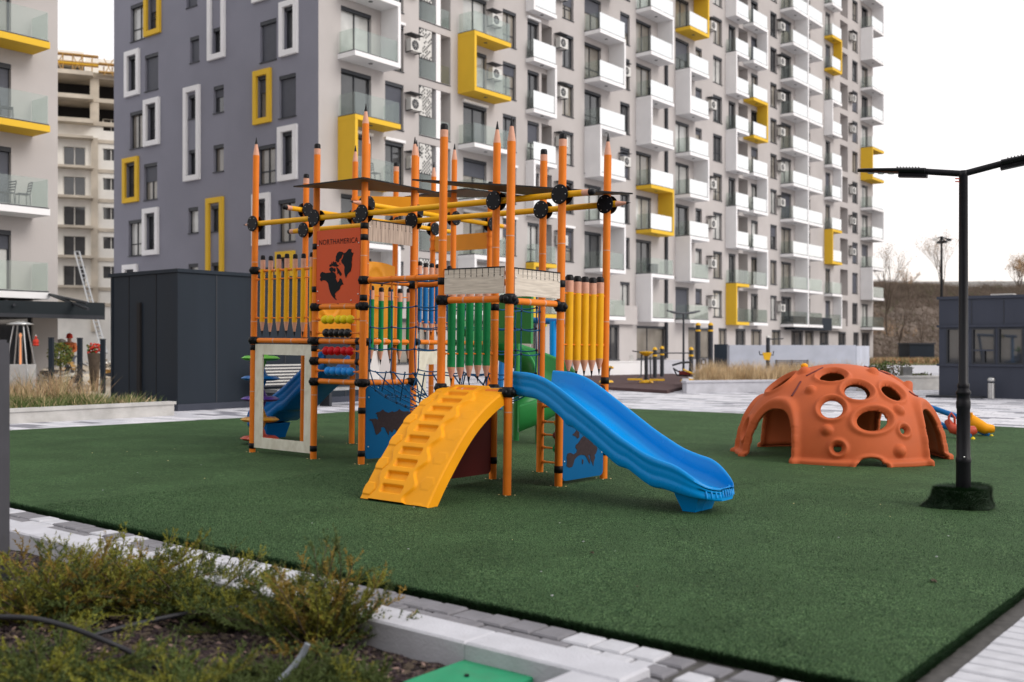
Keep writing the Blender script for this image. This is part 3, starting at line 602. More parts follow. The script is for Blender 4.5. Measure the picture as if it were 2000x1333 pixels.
# North America (between P2 and P3; seen from -a side, left is P2)
o, fn, x0, x1, th = panel(P['P2'], P['P3'], 2.13, 3.12, 'redpanel', inset=.045, r=.02, off=.02); L = x1
Zc = lambda pts, X0, X1, Y0, Y1: [((x - X0) / (X1 - X0), (Y1 - y) / (Y1 - Y0)) for x, y in pts]
q = (100, 715, 165, 1170)
NA = [Zc(z, *q) for z in (
 [(160,750),(185,730),(235,750),(300,745),(325,732),(350,745),(375,765),(385,800),(382,835),(410,885),(425,865),(440,828),(458,835),(470,855),(480,890),(495,915),(470,915),(450,935),(445,965),(430,985),(400,1005),(375,1030),(372,1055),(385,1062),(375,1072),(380,1095),(402,1122),(380,1115),(350,1088),(325,1055),(305,1015),(290,975),(280,930),(272,890),(250,862),(228,850),(195,845),(170,858),(150,830),(168,805),(152,785)],
 [(472,495),(500,492),(530,480),(545,455),(565,440),(600,450),(592,475),(605,495),(625,495),(618,525),(605,560),(608,590),(600,620),(605,660),(598,700),(590,740),(570,755),(545,785),(535,805),(525,830),(512,795),(505,765),(500,720),(505,680),(490,650),(462,620),(455,590),(475,560),(488,520)],
 [(378,535),(390,510),(400,485),(430,466),(475,478),(482,500),(465,530),(455,560),(430,575),(425,605),(408,615),(392,600),(375,590),(380,565)],
 [(285,660),(295,630),(310,640),(318,610),(332,630),(345,592),(360,612),(382,600),(395,640),(424,655),(400,672),(360,668),(330,655),(305,668)],
 [(285,690),(300,680),(325,672),(345,690),(350,715),(330,740),(305,735),(288,712)],
 [(385,675),(410,688),(430,715),(450,745),(466,772),(452,800),(436,785),(420,760),(405,770),(400,725)], [(352,688),(372,690),(378,725),(360,745),(345,730)], [(318,600),(330,604),(325,615)], [(430,620),(445,635),(438,650)])]
shape(o, fn, th, NA, 'engrave', x0, 2.13, x1, 3.12)
t = text_mb('NORTHAMERICA', .088, lambda x, y: fn((x0 + x1) / 2 + x * 1.06, 2.955 + y * 1.15, th + .003), 'engrave', spacing=1.06); lsub('lettering', t, o)
bolts(o, fn, th, [(.09, 2.17), (.72, 2.17), (.07, 2.30), (.07, 2.92), (.85, 2.92), (.85, 2.25)])
# Asia
o, fn, x0, x1, th = panel(P['P3'], P['P6'], .09, 1.045, 'bluepanel', r=.06, off=.015)
o2 = o; q = (85, 715, 190, 1215)
AS = [Zc([(215,580),(245,560),(270,562),(300,540),(320,528),(350,560),(400,580),(430,570),(455,560),(475,575),(500,570),(530,560),(555,535),(580,560),(620,575),(680,575),(740,600),(760,640),(700,660),(680,720),(640,760),(600,790),(560,800),(545,840),(520,860),(500,825),(480,830),(460,870),(440,860),(420,830),(405,905),(385,870),(370,840),(350,795),(330,780),(295,785),(300,830),(280,850),(262,870),(235,885),(215,850),(205,800),(192,760),(180,720),(165,685),(130,665),(150,650),(190,655),(215,650),(250,670),(255,640),(235,615),(245,600)], *q)]
shape(o, fn, th, AS, 'engbrown', x0, .09, x1, 1.045)
t = text_mb('ASIA', .085, lambda x, y: fn((x0 + x1) / 2 + x, .90 + y, th + .003), 'engrave', spacing=1.05); lsub('lettering', t, o)
bolts(o, fn, th, [(.10, .9), (.10, .25), (.27, 1.02), (.7, 1.02)])
# Europe
o, fn, x0, x1, th = panel(P['P11'], P['P12'], .08, 1.02, 'bluepanel', r=.06, off=.015)
q = (490, 960, 130, 1110)
EU = [Zc(z, *q) for z in ([(540,790),(575,785),(610,810),(640,790),(648,760),(630,735),(632,700),(660,680),(680,650),(700,620),(730,600),(770,610),(810,605),(830,570),(850,600),(852,650),(838,690),(835,720),(860,735),(882,745),(885,790),(870,830),(852,850),(860,880),(845,930),(840,985),(828,950),(810,910),(800,870),(790,830),(780,850),(800,900),(802,950),(785,930),(760,870),(740,840),(700,825),(665,830),(640,850),(620,870),(610,910),(595,955),(560,960),(530,935),(535,880),(530,830)],
 [(640,490),(662,500),(668,560),(672,610),(650,628),(632,600),(590,575),(615,555),(635,530)], [(755,500),(780,530),(792,560),(775,595),(755,575),(765,545)], [(705,880),(722,890),(720,930),(708,945)])]
shape(o, fn, th, EU, 'engbrown', x0, .08, x1, 1.02)
t = text_mb('EUROPE', .085, lambda x, y: fn((x0 + x1) / 2 + x, .95 + y, th + .003), 'engrave'); lsub('lettering', t, o)
bolts(o, fn, th, [(.08, .93), (.08, .3), (.86, .35)])
panel(P['P7'], P['P8'], .10, 1.02, 'maroon', r=.05)
# ply door frame under the yellow palings
def holeframe(A, B, z0, z1, w, name, m='pframe', wb=None):
    A = V((*A, 0)); B = V((*B, 0)); d = (B - A).normalized(); L = (B - A).length; nrm = V((d.y, -d.x, 0)); wb = wb or w
    fn = lambda x, y, o: A + d * x + V((0, 0, y)) + nrm * o
    x0, x1 = .05, L - .04; mb = MB()
    for (xa, xb, za, zb) in ((x0, x1, z1 - w, z1), (x0, x1, z0, z0 + wb), (x0, x0 + w * 1.1, z0 + wb, z1 - w), (x1 - w, x1, z0 + wb, z1 - w)):
        mb.hexa([fn(xa, za, -.012), fn(xb, za, -.012), fn(xb, za, .012), fn(xa, za, .012), fn(xa, zb, -.012), fn(xb, zb, -.012), fn(xb, zb, .012), fn(xa, zb, .012)], m)
        e = .004; mb.hexa([fn(xa + e, za + e, .012), fn(xb - e, za + e, .012), fn(xb - e, za + e, .0125), fn(xa + e, za + e, .0125), fn(xa + e, zb - e, .012), fn(xb - e, zb - e, .012), fn(xb - e, zb - e, .0125), fn(xa + e, zb - e, .0125)], m)
    return pl(name, mb)
holeframe(P['P1'], P['P2'], .10, 1.58, .15, 'door_frame'); holeframe(P['PA'], P['PB'], .12, 1.5, .2, 'door_frame')
mb = MB(); mb.box(2.02, 2.22, 4.08, 4.10, .3, 1.5, 'white'); pl('white_board', mb)
# rulers
def ruler(A, B, z0, z1, m, off, nt=10, swap=False):
    o, fn, x0, x1, th = panel(A, B, z0, z1, m, inset=.055, r=.012, off=off, name='ruler_panel')
    mb = MB(); mb.prism([(x0, z1 + .0), (x1, z1 + .0), (x1, z1 + .014), (x0, z1 + .014)], fn, th + .003, -th - .003, 'black')
    n = nt
    for i in range(n):
        x = x0 + (x1 - x0) * (i + .7) / (n + .4); h = .055
        mb.prism([(x, z1 - h), (x + .006, z1 - h), (x + .006, z1), (x, z1)], fn, th + .002, th + .0003, 'black')
    lsub('scale_marks', mb, o)
    t = MB()
    for i in range(1, n):
        x = x0 + (x1 - x0) * (i + .7) / (n + .4)
        tt = text_mb(str(i), .042, lambda X, Y: fn(x + X + .003, z1 - .078 + Y, th + .002), 'engrave'); t.add(tt.v, tt.f, 'engrave')
    lsub('numbers', t, o); bolts(o, fn, th, [(x0 + .02, z1 - .09), (x1 - .02, z1 - .09)])
ruler(P['P7'], P['P9'], 2.15, 2.42, 'ruler', .02); ruler(P['P9'], P['P11'], 2.13, 2.41, 'ruler', .02); ruler(P['P3'], P['P6'], 2.95, 3.22, 'rulerv', .02)
# abacus rows
for z, m, offs in ((1.92, 'yelb', (.22, .33, .50, .61, .74)), (1.74, 'blkb', (.25, .36, .47, .58, .69)), (1.50, 'redb', (.25, .36, .49, .63, .74)), (1.23, 'blub', (.30, .41, .53, .65, .76))):
    mb = MB(); A = V((*P['P2'], z)); B = V((*P['P3'], z)); mb.tube([A, B], .010, 'orange', 8); mb.ball(A.lerp(B, .08), .022, 'orange', 10); mb.ball(A.lerp(B, .93), .022, 'orange', 10)
    o = pl('abacus_rod', mb)
    for f in offs:
        m2 = MB(); m2.ball(A.lerp(B, f + .0), .060, m, 20); lsub('bead', m2, o)
# step rungs with balls between P10 and P12
for z, f, m in ((.85, .27, 'redb'), (.66, .29, 'climb'), (.50, .27, 'maroon'), (.34, .27, 'green'), (.16, .3, None)):
    A = V((*P['P10'], z)); B = V((*P['P12'], z)); mb = MB(); mb.tube([A, B], .012, 'orange', 8); mb.ball(A.lerp(B, .07), .022, 'orange', 8); o = pl('rung', mb)
    if m: m2 = MB(); m2.ball(A.lerp(B, f), .055, m, 16); lsub('bead', m2, o)
# rope nets
def rope(mb, pts, r=.008, sag=0.0):
    pts = [V(p) for p in pts]; out = []
    for i in range(len(pts) - 1):
        n = 5
        for k in range(n):
            t = k / n; p = pts[i].lerp(pts[i + 1], t); p.z -= sag * math.sin(math.pi * t) * (pts[i] - pts[i + 1]).length; out.append(p)
    out.append(pts[-1]); mb.tube(out, r, 'rope', 7, False)
def netpart(name, cols, knots=True):
    mb = MB(); nb = MB(); R_ = len(cols[0])
    for c in cols: rope(mb, c)
    for j in range(R_):
        rope(mb, [c[j] for c in cols], sag=.05)
        for c in cols: nb.ball(c[j], .019, 'ropec', 8)
    o = pl(name, mb); prop(lsub('rope_knots', nb, o), kind='stuff')
zs = [2.08, 1.82, 1.55, 1.28]
bl = [3.0, 2.62, 2.2, 1.78, 1.35, 1.02]
def bz(b): return 1.05 - .30 * math.sin(math.pi * (3.13 - b) / 2.19)
for a in (.945, 1.89):
    cols = []
    for b in bl: cols.append([V((a, b, 2.40))] + [V((a + random.uniform(-.015, .015), b, z - (1.28 - bz(b)) * .25 * (1.6 - z) if z < 1.6 else z)) for z in zs] + [V((a + (.12 if a < 1.4 else -.12), b, bz(b)))])
    netpart('side_net', cols)
cols = [[V((a, b, bz(b) + .04 * abs(a - 1.4))) for b in [3.13, 2.8, 2.45, 2.1, 1.75, 1.4, .94]] for a in (1.05, 1.25, 1.42, 1.6, 1.78)]
netpart('bridge_floor_net', cols)
cols = [[V((.945 + .945 * f, .94 + .0 * f, z)) for z in (2.15, 2.03, 1.80, 1.5, 1.2)] for f in (.06, .22, .55, .95)]
netpart('side_net', cols)
# extra diagonal bridge ropes
mb = MB()
for i in range(6):
    b = 2.9 - i * .33; rope(mb, [V((.945, b, 1.25)), V((1.2, b - .15, bz(b) + .03))], .009); rope(mb, [V((.945, b - .2, 1.25)), V((1.2, b + .12, bz(b) + .03))], .009)
pl('bridge_ropes', mb)
for k in range(4):     # hangers of the net on the top rail
    mb = MB(); b = bl[k]; mb._lathe([(.042, -.014), (.046, 0), (.042, .014)], V((.945, b, 2.43)), V((0, 1, 0)), 'orange', 12, True); mb.tube([V((.945, b, 2.39)), V((.945, b, 2.30))], .014, 'orange', 8); pl('net_hanger', mb)
# thin roof sheets
def roof(pix, Z, name='roof_sheet'):
    pts = []
    for px, py in pix:
        Y = (Z - EYE) * F / (HZ - py); pts.append(Mp.inverted() @ V(((px - 1000) * Y / F, Y, Z)))
    mb = MB(); mb.add(pts, [tuple(range(len(pts)))], 'brown'); up = [p + V((0, 0, .018)) for p in pts]
    mb.add(up, [tuple(range(len(pts)))[::-1]], 'brown'); n = len(pts); mb.add(pts + up, [(i, (i + 1) % n, n + (i + 1) % n, n + i) for i in range(n)], 'black'); pl(name, mb)
roof([(573, 366), (711, 349), (868, 380), (640, 369)], 3.75); roof([(805, 353), (1000, 364), (1236, 380), (1062, 386)], 3.42); roof([(790, 386), (910, 370), (1035, 386)], 4.02)
# ochre moulded panels of the rear tower
def relief(a0, a1, b, z0, z1, top=None):
    mb = MB(); nu, nv = 40, 40
    def f(i, j):
        u = i / (nu - 1); v = j / (nv - 1); zt = z1 - (0.05 * (2 * u - 1) ** 2 if top else 0); z = z0 + (zt - z0) * v
        d = math.hypot((u - .45) * 1.1, (v - .68)); h = .035 / (1 + math.exp((abs(d - .26) - .04) * 60)) + .02 * (1 / (1 + math.exp((d - .2) * 40)))
        return V((a0 + (a1 - a0) * u, b - h, z))
    mb.grid(f, nu, nv, 'ywall'); mb.box(a0, a1, b + .002, b + .04, z0, z1 - .06, 'ywall')
    mb.ball((a0 + (a1 - a0) * .45, b - .03, z0 + (z1 - z0) * .78), .02, 'engbrown', 8); mb.ball((a0 + (a1 - a0) * .62, b - .03, z0 + (z1 - z0) * .7), .02, 'engbrown', 8)
    pl('moulded_panel', mb)
relief(1.99, 2.80, 5.29, 1.70, 2.42); relief(2.92, 3.78, 5.29, 1.70, 2.93, True)
def band(A, B, z0, z1):
    A = V((*A, 0)); B = V((*B, 0)); d = (B - A).normalized(); n = V((d.y, -d.x, 0)) * .01; mb = MB()
    mb.hexa([A - n + V((0, 0, z0)), B - n + V((0, 0, z0)), B + n + V((0, 0, z0)), A + n + V((0, 0, z0)), A - n + V((0, 0, z1)), B - n + V((0, 0, z1)), B + n + V((0, 0, z1)), A + n + V((0, 0, z1))], 'ywall')
    for E in (A, B):
        for z in (z0 + .05, z1 - .05): mb.tube([E + V((0, 0, z - .02)), E + V((0, 0, z + .02))], .058, 'orange', 10)
    pl('fascia_board', mb)
band(P['P5'], P['PB'], 3.63, 3.93); band(P['P14'], P['PC'], 3.20, 3.47)
# arch climber with relief
prof = [(-1.24, 0.02), (-1.17, .12), (-1.05, .29), (-.9, .47), (-.75, .64), (-.6, .785), (-.45, .90), (-.3, .995), (-.15, 1.07), (-.03, 1.12), (.08, 1.145)]
sp = [0]
for i in range(1, len(prof)): sp.append(sp[-1] + math.hypot(prof[i][0] - prof[i - 1][0], prof[i][1] - prof[i - 1][1]))
SL = sp[-1]
def pos(s):
    i = 0
    while i < len(sp) - 2 and sp[i + 1] < s: i += 1
    t = (s - sp[i]) / (sp[i + 1] - sp[i]); return prof[i][0] + (prof[i + 1][0] - prof[i][0]) * t, prof[i][1] + (prof[i + 1][1] - prof[i][1]) * t
def psm(s):
    a = [pos(min(max(s + d, 0), SL)) for d in (-.08, -.04, 0, .04, .08)]; return sum(x[0] for x in a) / 5, sum(x[1] for x in a) / 5
sg = lambda x: 1 / (1 + math.exp(-max(-40, min(40, x))))
def rel_h(s, b):     # s along climb, b 0..1 width (0 = right edge, 1 = left edge)
    w = b * .92; h = 0
    # recessed rungs
    k = round((s - .16) / .15); sc = .16 + k * .15
    c = .53 + .015 * math.sin(k * 2.2)
    if 0 <= k <= 10:
        dx = abs(w - c) - .125; dy = abs(s - sc) - .026; d = math.hypot(max(dx, 0), max(dy, 0)) + min(max(dx, dy), 0)
        h -= .040 * sg(-(d - .014) * 300)
    # raised plateau with wavy outline around the rungs
    ph = s * 2 * math.pi / .3
    e1 = .29 + .042 * math.sin(ph); e2 = .755 + .03 * math.sin(ph + 1.2)
    h += .026 * sg((w - e1) * 260) * sg((e2 - w) * 260)
    # hexagonal holds on both margins
    for mar, off in ((.845, 0.02), (.13, .15)):
        kk = round((s - .12 - off) / .30); sc2 = .12 + off + kk * .30; x = abs(w - mar); y = abs(s - sc2)
        hx = max(y * 1.0 - .070, x * .87 + y * .5 - .078)
        h += (.014 if mar > .5 else .004) * sg(-hx * (380 if mar > .5 else 250))
    return h
NS, NB = 300, 130
mb = MB()
def cf(i, j):
    s = SL * i / (NS - 1); b = j / (NB - 1); x, z = psm(s); x2, z2 = psm(min(s + .01, SL)); x1_, z1_ = psm(max(s - .01, 0)); t = V((x2 - x1_, 0, z2 - z1_)).normalized(); n = V((-t.z, 0, t.x))
    edge = .018 * (1 - min(1, b / .02)) ** 2 + .018 * (1 - min(1, (1 - b) / .02)) ** 2
    h = rel_h(s, b) - edge; return V((x, .02 + .92 * b, z)) + n * h
mb.grid(cf, NS, NB, 'climb')
def side(i, j, b, sgn):
    s = SL * i / 80; x, z = psm(s); x2, z2 = psm(min(s + .01, SL)); x1_, z1_ = psm(max(s - .01, 0)); t = V((x2 - x1_, 0, z2 - z1_)).normalized(); n = V((-t.z, 0, t.x))
    d = -.016 if j == 0 else -.11 - (0.02 if 0 < i < 80 else 0)
    p = V((x, b, z)) + n * d; p.z = max(p.z, 0.005); return p
mb.grid(lambda i, j: side(i, j, .02, 1), 81, 2, 'climb', False); mb.grid(lambda i, j: side(i, j, .94, -1), 81, 2, 'climb', False)
mb.grid(lambda i, j: side(i, 1, .02 if j == 0 else .94, 1), 81, 2, 'climb')
mb.box(-1.255, -1.10, .02, .94, 0.0, .03, 'climb')
pl('arch_climber', mb)
# straight slide
def lerpt(tab, x):
    for i in range(len(tab) - 1):
        if x <= tab[i + 1][0]:
            t = (x - tab[i][0]) / (tab[i + 1][0] - tab[i][0]); t = max(0, t); t2 = t
            return tab[i][1] + (tab[i + 1][1] - tab[i][1]) * t2
    return tab[-1][1]
def smt(tab, x, w=.07): return sum(lerpt(tab, x + d * w) for d in (-1, -.66, -.33, 0, .33, .66, 1)) / 7
railt = [(-.1, 1.33), (.0, 1.33), (.25, 1.32), (.45, 1.265), (.65, 1.155), (1.32, .735), (1.62, .58), (1.80, .525), (1.97, .49), (2.12, .39), (2.22, .31), (2.30, .27), (2.5, .255)]
bedt = [(-.1, 1.13), (.0, 1.13), (.2, 1.12), (.40, 1.03), (.65, .90), (1.3, .50), (1.6, .345), (1.85, .25), (2.05, .205), (2.2, .20), (2.36, .215), (2.5, .2)]
bott = [(-.1, 1.09), (0, 1.08), (.3, 1.05), (.45, .98), (.65, .85), (.7, .78), (.75, .79), (1.0, .64), (1.27, .45), (1.33, .42), (1.42, .41), (1.6, .30), (1.7, .255), (1.82, .25), (2.1, .19), (2.36, .145), (2.5, .13)]
def slide_mesh(w=.80, n=110, Lx=2.305, m='slide', X0=0.0):
    mb = MB(); hw = w / 2
    def sec(x):
        r = smt(railt, x); b = smt(bedt, x); bo = smt(bott, x, .03); end = max(0, (x - 1.9) / .5); hr = max(r - b, .012); fl = hw - .05 * end ** 2.5
        if x > 1.85: fl = hw * math.sqrt(max(.0, 1 - ((x - 1.85) / .47) ** 3.0))
        k = fl / hw; g1 = r - .30 * (r - bo); g2 = r - .62 * (r - bo)
        L = [(-.90, bo), (-.97, bo + .02), (-.975, g2 - .012), (-.965, g2), (-.965, g2 + .02), (-.975, g2 + .035), (-.98, g1 - .02), (-.975, g1 - .004), (-.98, g1 + .015), (-1.0, g1 + .03), (-1.0, r - .03), (-.985, r - .008), (-.955, r), (-.915, r - .006), (-.89, r - .03),
             (-.86, b + hr * .45), (-.82, b + hr * .12 + .01), (-.74, b + .004), (-.4, b - .003), (0, b - .004)]
        full = L + [(-x_, z_) for x_, z_ in L[-2::-1]]
        return [(u * hw * k, z) for u, z in full]
    xs_ = [X0 + (Lx - X0) * (1 - (1 - i / (n - 1)) ** 1.6) for i in range(n)]; secs = [sec(x) for x in xs_]; K = len(secs[0])
    vs = []
    for i in range(n):
        for (u, z) in secs[i]: vs.append((u, -xs_[i], z))
    fs = []
    for i in range(n - 1):
        for j in range(K): fs.append((i * K + j, i * K + (j + 1) % K, (i + 1) * K + (j + 1) % K, (i + 1) * K + j))
    mb.add(vs, fs, m, True); mb.add(vs[:K], [tuple(range(K))], m); mb.add(vs[-K:], [tuple(range(K))[::-1]], m)
    return mb
sm = slide_mesh(); mv = MB()
mv.add([V((.47 + p.x, p.y + .02, p.z)) for p in sm.v], sm.f, 'slide', True)
sb = pl('slide', mv)
m2 = MB()
for i in range(13):     # ribbed lip
    u = -.27 + .045 * i; yy = -2.29 + .085 * (abs(u) / .27) ** 2.5; m2.tube([V((.47 + u, yy + .045, .262)), V((.47 + u * 1.02, yy + .005, .25)), V((.47 + u, yy - .004, .19))], .011, 'slide', 8)
lsub('lip_ribs', m2, sb)
m3 = MB()
for (p0, p1) in (((.20, -1.98), (.74, -1.98)),):
    m3.hexa([(.30, -1.92, 0), (.64, -1.92, 0), (.64, -2.03, 0), (.30, -2.03, 0), (.25, -1.80, .26), (.69, -1.80, .26), (.69, -2.10, .23), (.25, -2.10, .23)], 'slide')
for xx in (.18, .78): m3._lathe([(.02, 0), (.02, .02), (0, .03)], V((xx, -2.0, 0)), V((0, 0, 1)), 'cream', 8, True)
lsub('support_foot', m3, sb)
m4 = MB(); m4.tube([(.115, -.05, 1.2), (.115, -.5, 1.13)], .012, 'bluep', 8)
# rear blue slide
m5 = MB(); sc = .62
def rs(px):
    return 0
rt2 = MB()
for p_ in sm.v: pass
k = 1.55 / 1.13
s2_ = slide_mesh(X0=.45); m5.add([V((2.66 + p.x * .9, 5.36 - (p.y + .45) * 1.10, p.z * 1.22)) for p in s2_.v], [list(reversed(f)) for f in s2_.f], 'bluepl', True)
m5.hexa([(2.46, 6.90, 0), (2.86, 6.90, 0), (2.86, 7.06, 0), (2.46, 7.06, 0), (2.42, 6.8, .28), (2.90, 6.8, .28), (2.90, 7.1, .28), (2.42, 7.1, .28)], 'bluepl'); pl('slide', m5)
# flower step stack
fc = V((1.80, 6.22, 0))
mb = MB(); mb.tube([fc, fc + V((0, 0, 1.42))], .035, 'steel', 12); o = pl('flower_step_pole', mb)
for z, m in ((1.36, 'lime'), (1.05, 'bluepl'), (.73, 'purple'), (.41, 'ambpl'), (.12, 'redpl')):
    m2 = MB()
    for r0, zz in ((0, 0),):
        def pf(i, j, top):
            an = 2 * math.pi * i / 60; pet = .26 + .045 * abs(math.cos(an * 2.5)) ** .7; r = pet * j / 6; hz = .042 * math.sqrt(max(0, 1 - (j / 6) ** 4)); return fc + V((r * math.cos(an), r * math.sin(an), z + hz * top))
        m2.grid(lambda i, j: pf(i, j, 1), 60, 7, m, True, True); m2.grid(lambda i, j: pf(i, 6 - j, -1), 60, 7, m, True, True)
    m2._lathe([(.0, z - .17), (.05, z - .14), (.075, z - .08), (.085, z - .03)], fc, V((0, 0, 1)), m, 16, True)
    m2._lathe([(.12, z + .03), (.085, z + .07), (.065, z + .13), (.03, z + .20), (0, z + .21)], fc, V((0, 0, 1)), m, 16, True)
    pl('flower_step', m2)
# green spiral slide at the rear tower
mb = MB(); c0 = V((5.15, 3.78, 0)); nS = 70
def gs(i, j):
    t = i / (nS - 1); an = R(110) - t * R(250); z = 1.66 - 1.38 * t; cr = [(-.30, .42), (-.34, .44), (-.36, .40), (-.30, .14), (-.2, .03), (0, 0), (.2, .03), (.30, .14), (.36, .36), (.38, .40), (.40, .36), (.34, .1), (.22, -.04), (0, -.07), (-.22, -.04), (-.34, .1), (-.38, .38), (-.34, .44)][j]
    rr = .62 + cr[0] * .95; return c0 + V((rr * math.cos(an), rr * math.sin(an), z + cr[1]))
mb.grid(gs, nS, 18, 'gslide'); o = pl('spiral_slide', mb)
m2 = MB(); m2._lathe([(.05, 0), (.05, 1.9)], c0, V((0, 0, 1)), 'gslide', 14, True)
e = gs(60, 5); m2._lathe([(.05, 0), (.05, e.z)], V((e.x, e.y, 0)), V((0, 0, 1)), 'gslide', 12, True); lsub('slide_support', m2, o)
mb = MB(); mb.box(4.74, 4.80, 3.2, 4.0, 1.64, 2.4, 'gslide'); mb.box(4.74, 4.80, 3.95, 4.02, 1.6, 2.45, 'gslide'); pl('slide_entry', mb)
# bracing pieces around the rear deck
mb = MB(); mb.box(1.0, 1.85, 4.09, 4.115, 1.15, 1.58, 'bluep') if False else None

# ------------------------------------------------------------------ buildings
FH = 3.0
def Zk(k): return 3.6 + FH * k
def facade_wall(mb, fn, T0, T1, Z0, Z1, holes, m, dep=.22, mrev=None):
    """outer skin with real openings; holes: (t0,t1,z0,z1[,depth])"""
    ts = sorted({T0, T1, *[h[0] for h in holes], *[h[1] for h in holes]}); zs_ = sorted({Z0, Z1, *[h[2] for h in holes], *[h[3] for h in holes]})
    ts = [t for t in ts if T0 <= t <= T1]; zs_ = [z for z in zs_ if Z0 <= z <= Z1]
    idx = {}; vs = []; fs = []
    def vi(i, j):
        if (i, j) not in idx: idx[(i, j)] = len(vs); vs.append(fn(ts[i], 0, zs_[j]))
        return idx[(i, j)]
    for i in range(len(ts) - 1):
        tc = (ts[i] + ts[i + 1]) / 2
        hh = [h for h in holes if h[0] < tc < h[1]]
        for j in range(len(zs_) - 1):
            zc = (zs_[j] + zs_[j + 1]) / 2
            if any(h[2] < zc < h[3] for h in hh): continue
            fs.append((vi(i, j), vi(i + 1, j), vi(i + 1, j + 1), vi(i, j + 1)))
    mb.add(vs, fs, m)
    for h in holes:
        t0, t1, z0, z1 = h[:4]; d = -(h[4] if len(h) > 4 else dep)
        c = [fn(t0, 0, z0), fn(t1, 0, z0), fn(t1, 0, z1), fn(t0, 0, z1), fn(t0, d, z0), fn(t1, d, z0), fn(t1, d, z1), fn(t0, d, z1)]
        mb.add(c, [(0, 4, 5, 1), (1, 5, 6, 2), (2, 6, 7, 3), (3, 7, 4, 0)], mrev or m)
        if len(h) > 4: mb.add(c[4:], [(0, 1, 2, 3)], mrev or m)
rw = random.Random(11)
def window(root, fn, t0, t1, z0, z1, dep=.2, style=None, merge=None):
    """frame (part) > pane, shutter; merge=(frame_mb, pane_mb, shutter_mb) collects far ones"""
    fm, pm, sm_ = merge or (MB(), MB(), MB()); w = .06; d = -dep
    def fr(a, b_, c, e): fm.boxf(fn, a, b_, d - .03, d + .04, c, e, 'frame')
    fr(t0, t1, z0, z0 + w); fr(t0, t1, z1 - w, z1); fr(t0, t0 + w, z0 + w, z1 - w); fr(t1 - w, t1, z0 + w, z1 - w)
    W_ = t1 - t0; H_ = z1 - z0
    if W_ > 1.0: mid = t0 + W_ * rw.choice([.5, .5, .42]); fr(mid - .035, mid + .035, z0 + w, z1 - w)
    if H_ > 1.8 and rw.random() < .6 and W_ < 1.9: zz = z0 + H_ * .32; fr(t0 + w, t1 - w, zz, zz + .05)
    style = style or rw.choice(['dark', 'dark', 'cur', 'cur', 'bright', 'bright', 'shut', 'half'])
    pmn = {'dark': 'pane', 'cur': 'pane2', 'bright': 'paneb', 'shut': 'pane', 'half': rw.choice(['pane', 'pane2', 'paneb'])}[style]
    c = [fn(t0 + w, d, z0 + w), fn(t1 - w, d, z0 + w), fn(t1 - w, d, z1 - w), fn(t0 + w, d, z1 - w)]; pm.add(c, [(0, 1, 2, 3)], pmn)
    fm.boxf(fn, t0 - .04, t1 + .02, -.05, .05, z0 - .05, z0 - .003, 'frame')
    sm_.boxf(fn, t0, t1, d + .045, -.02, z1 - .17, z1 - .003, 'frame')
    if style in ('shut', 'half'):
        zb = z0 + .07 if style == 'shut' else z0 + H_ * rw.uniform(.35, .7)
        n = max(4, int((z1 - .2 - zb) / .16))
        for i in range(n):
            a = zb + (z1 - .18 - zb) * i / n; b_ = zb + (z1 - .18 - zb) * (i + 1) / n
            p = [fn(t0 + .05, d + .055, a), fn(t1 - .05, d + .055, a), fn(t1 - .05, d + .075, b_), fn(t0 + .05, d + .075, b_)]; sm_.add(p, [(0, 1, 2, 3)], 'shutter')
    if style == 'cur' and W_ > .8:
        pm.boxf(fn, t0 + w, t0 + W_ * .45, d - .11, d - .1, z0 + w, z1 - w, 'curtain')
    if merge is None:
        o = part('window', fm, root); sub('pane', pm, o, root); sub('shutter', sm_, o, root); return o
def surround(root, fn, t0, t1, z0, z1, m, w=.27, pr_=.14):
    mb = MB()
    for a, b_, c, e in ((t0, t1, z0, z0 + w), (t0, t1, z1 - w, z1), (t0, t0 + w, z0 + w, z1 - w), (t1 - w, t1, z0 + w, z1 - w)): mb.boxf(fn, a, b_, -.01, pr_, c, e, m)
    return part('window_surround', mb, root)

A0 = V((-9.05, 48.6, 0))
def fr_(t, o, z): return A0 + D2 * t + N2 * o + V((0, 0, z))      # right-hand facade
def fl_(t, o, z): return A0 + D1 * t + N1 * o + V((0, 0, z))      # left-hand facade
TB = thing('apartment_block', A0, 'long tall apartment block with staggered white and yellow balconies behind the climbing frame', 'building')
KM = 14
cols = [(1.4, 3.4, 0.02, 2.35), (4.35, 5.67, .02, 2.35), (10.3, 12.3, .02, 2.35), (13.75, 14.98, .3, 2.35), (16.06, 17.2, .02, 2.35), (19.6, 20.8, .3, 2.35), (22.0, 23.9, .02, 2.35), (26.2, 27.4, .3, 2.35),
        (28.2, 30.2, .02, 2.35), (33.6, 35.6, .02, 2.35), (36.6, 37.6, 1.2, 2.35), (39.4, 40.9, .3, 2.35), (42.0, 43.2, .02, 2.35), (46.0, 47.3, .02, 2.35), (49.7, 51.0, .3, 2.35), (51.9, 54.0, .02, 2.35),
        (57.0, 58.2, 1.1, 2.35), (61.8, 63.0, .02, 2.35), (68.7, 70.2, .3, 2.35), (71.3, 73.1, .02, 2.35)]
log = [(6.8, 9.27, .05, 2.62, 1.1), (17.45, 18.5, .02, 2.4, .8), (43.7, 45.4, .02, 2.5, .9), (65.5, 67.5, .02, 2.5, .9)]
holes = []; wl = []
for k in range(0, KM):
    for c in cols: h = (c[0], c[1], Zk(k) + c[2], Zk(k) + c[3]); holes.append(h); wl.append((h, k))
    for c in log: holes.append((c[0], c[1], Zk(k) + c[2], Zk(k) + c[3], c[4]))
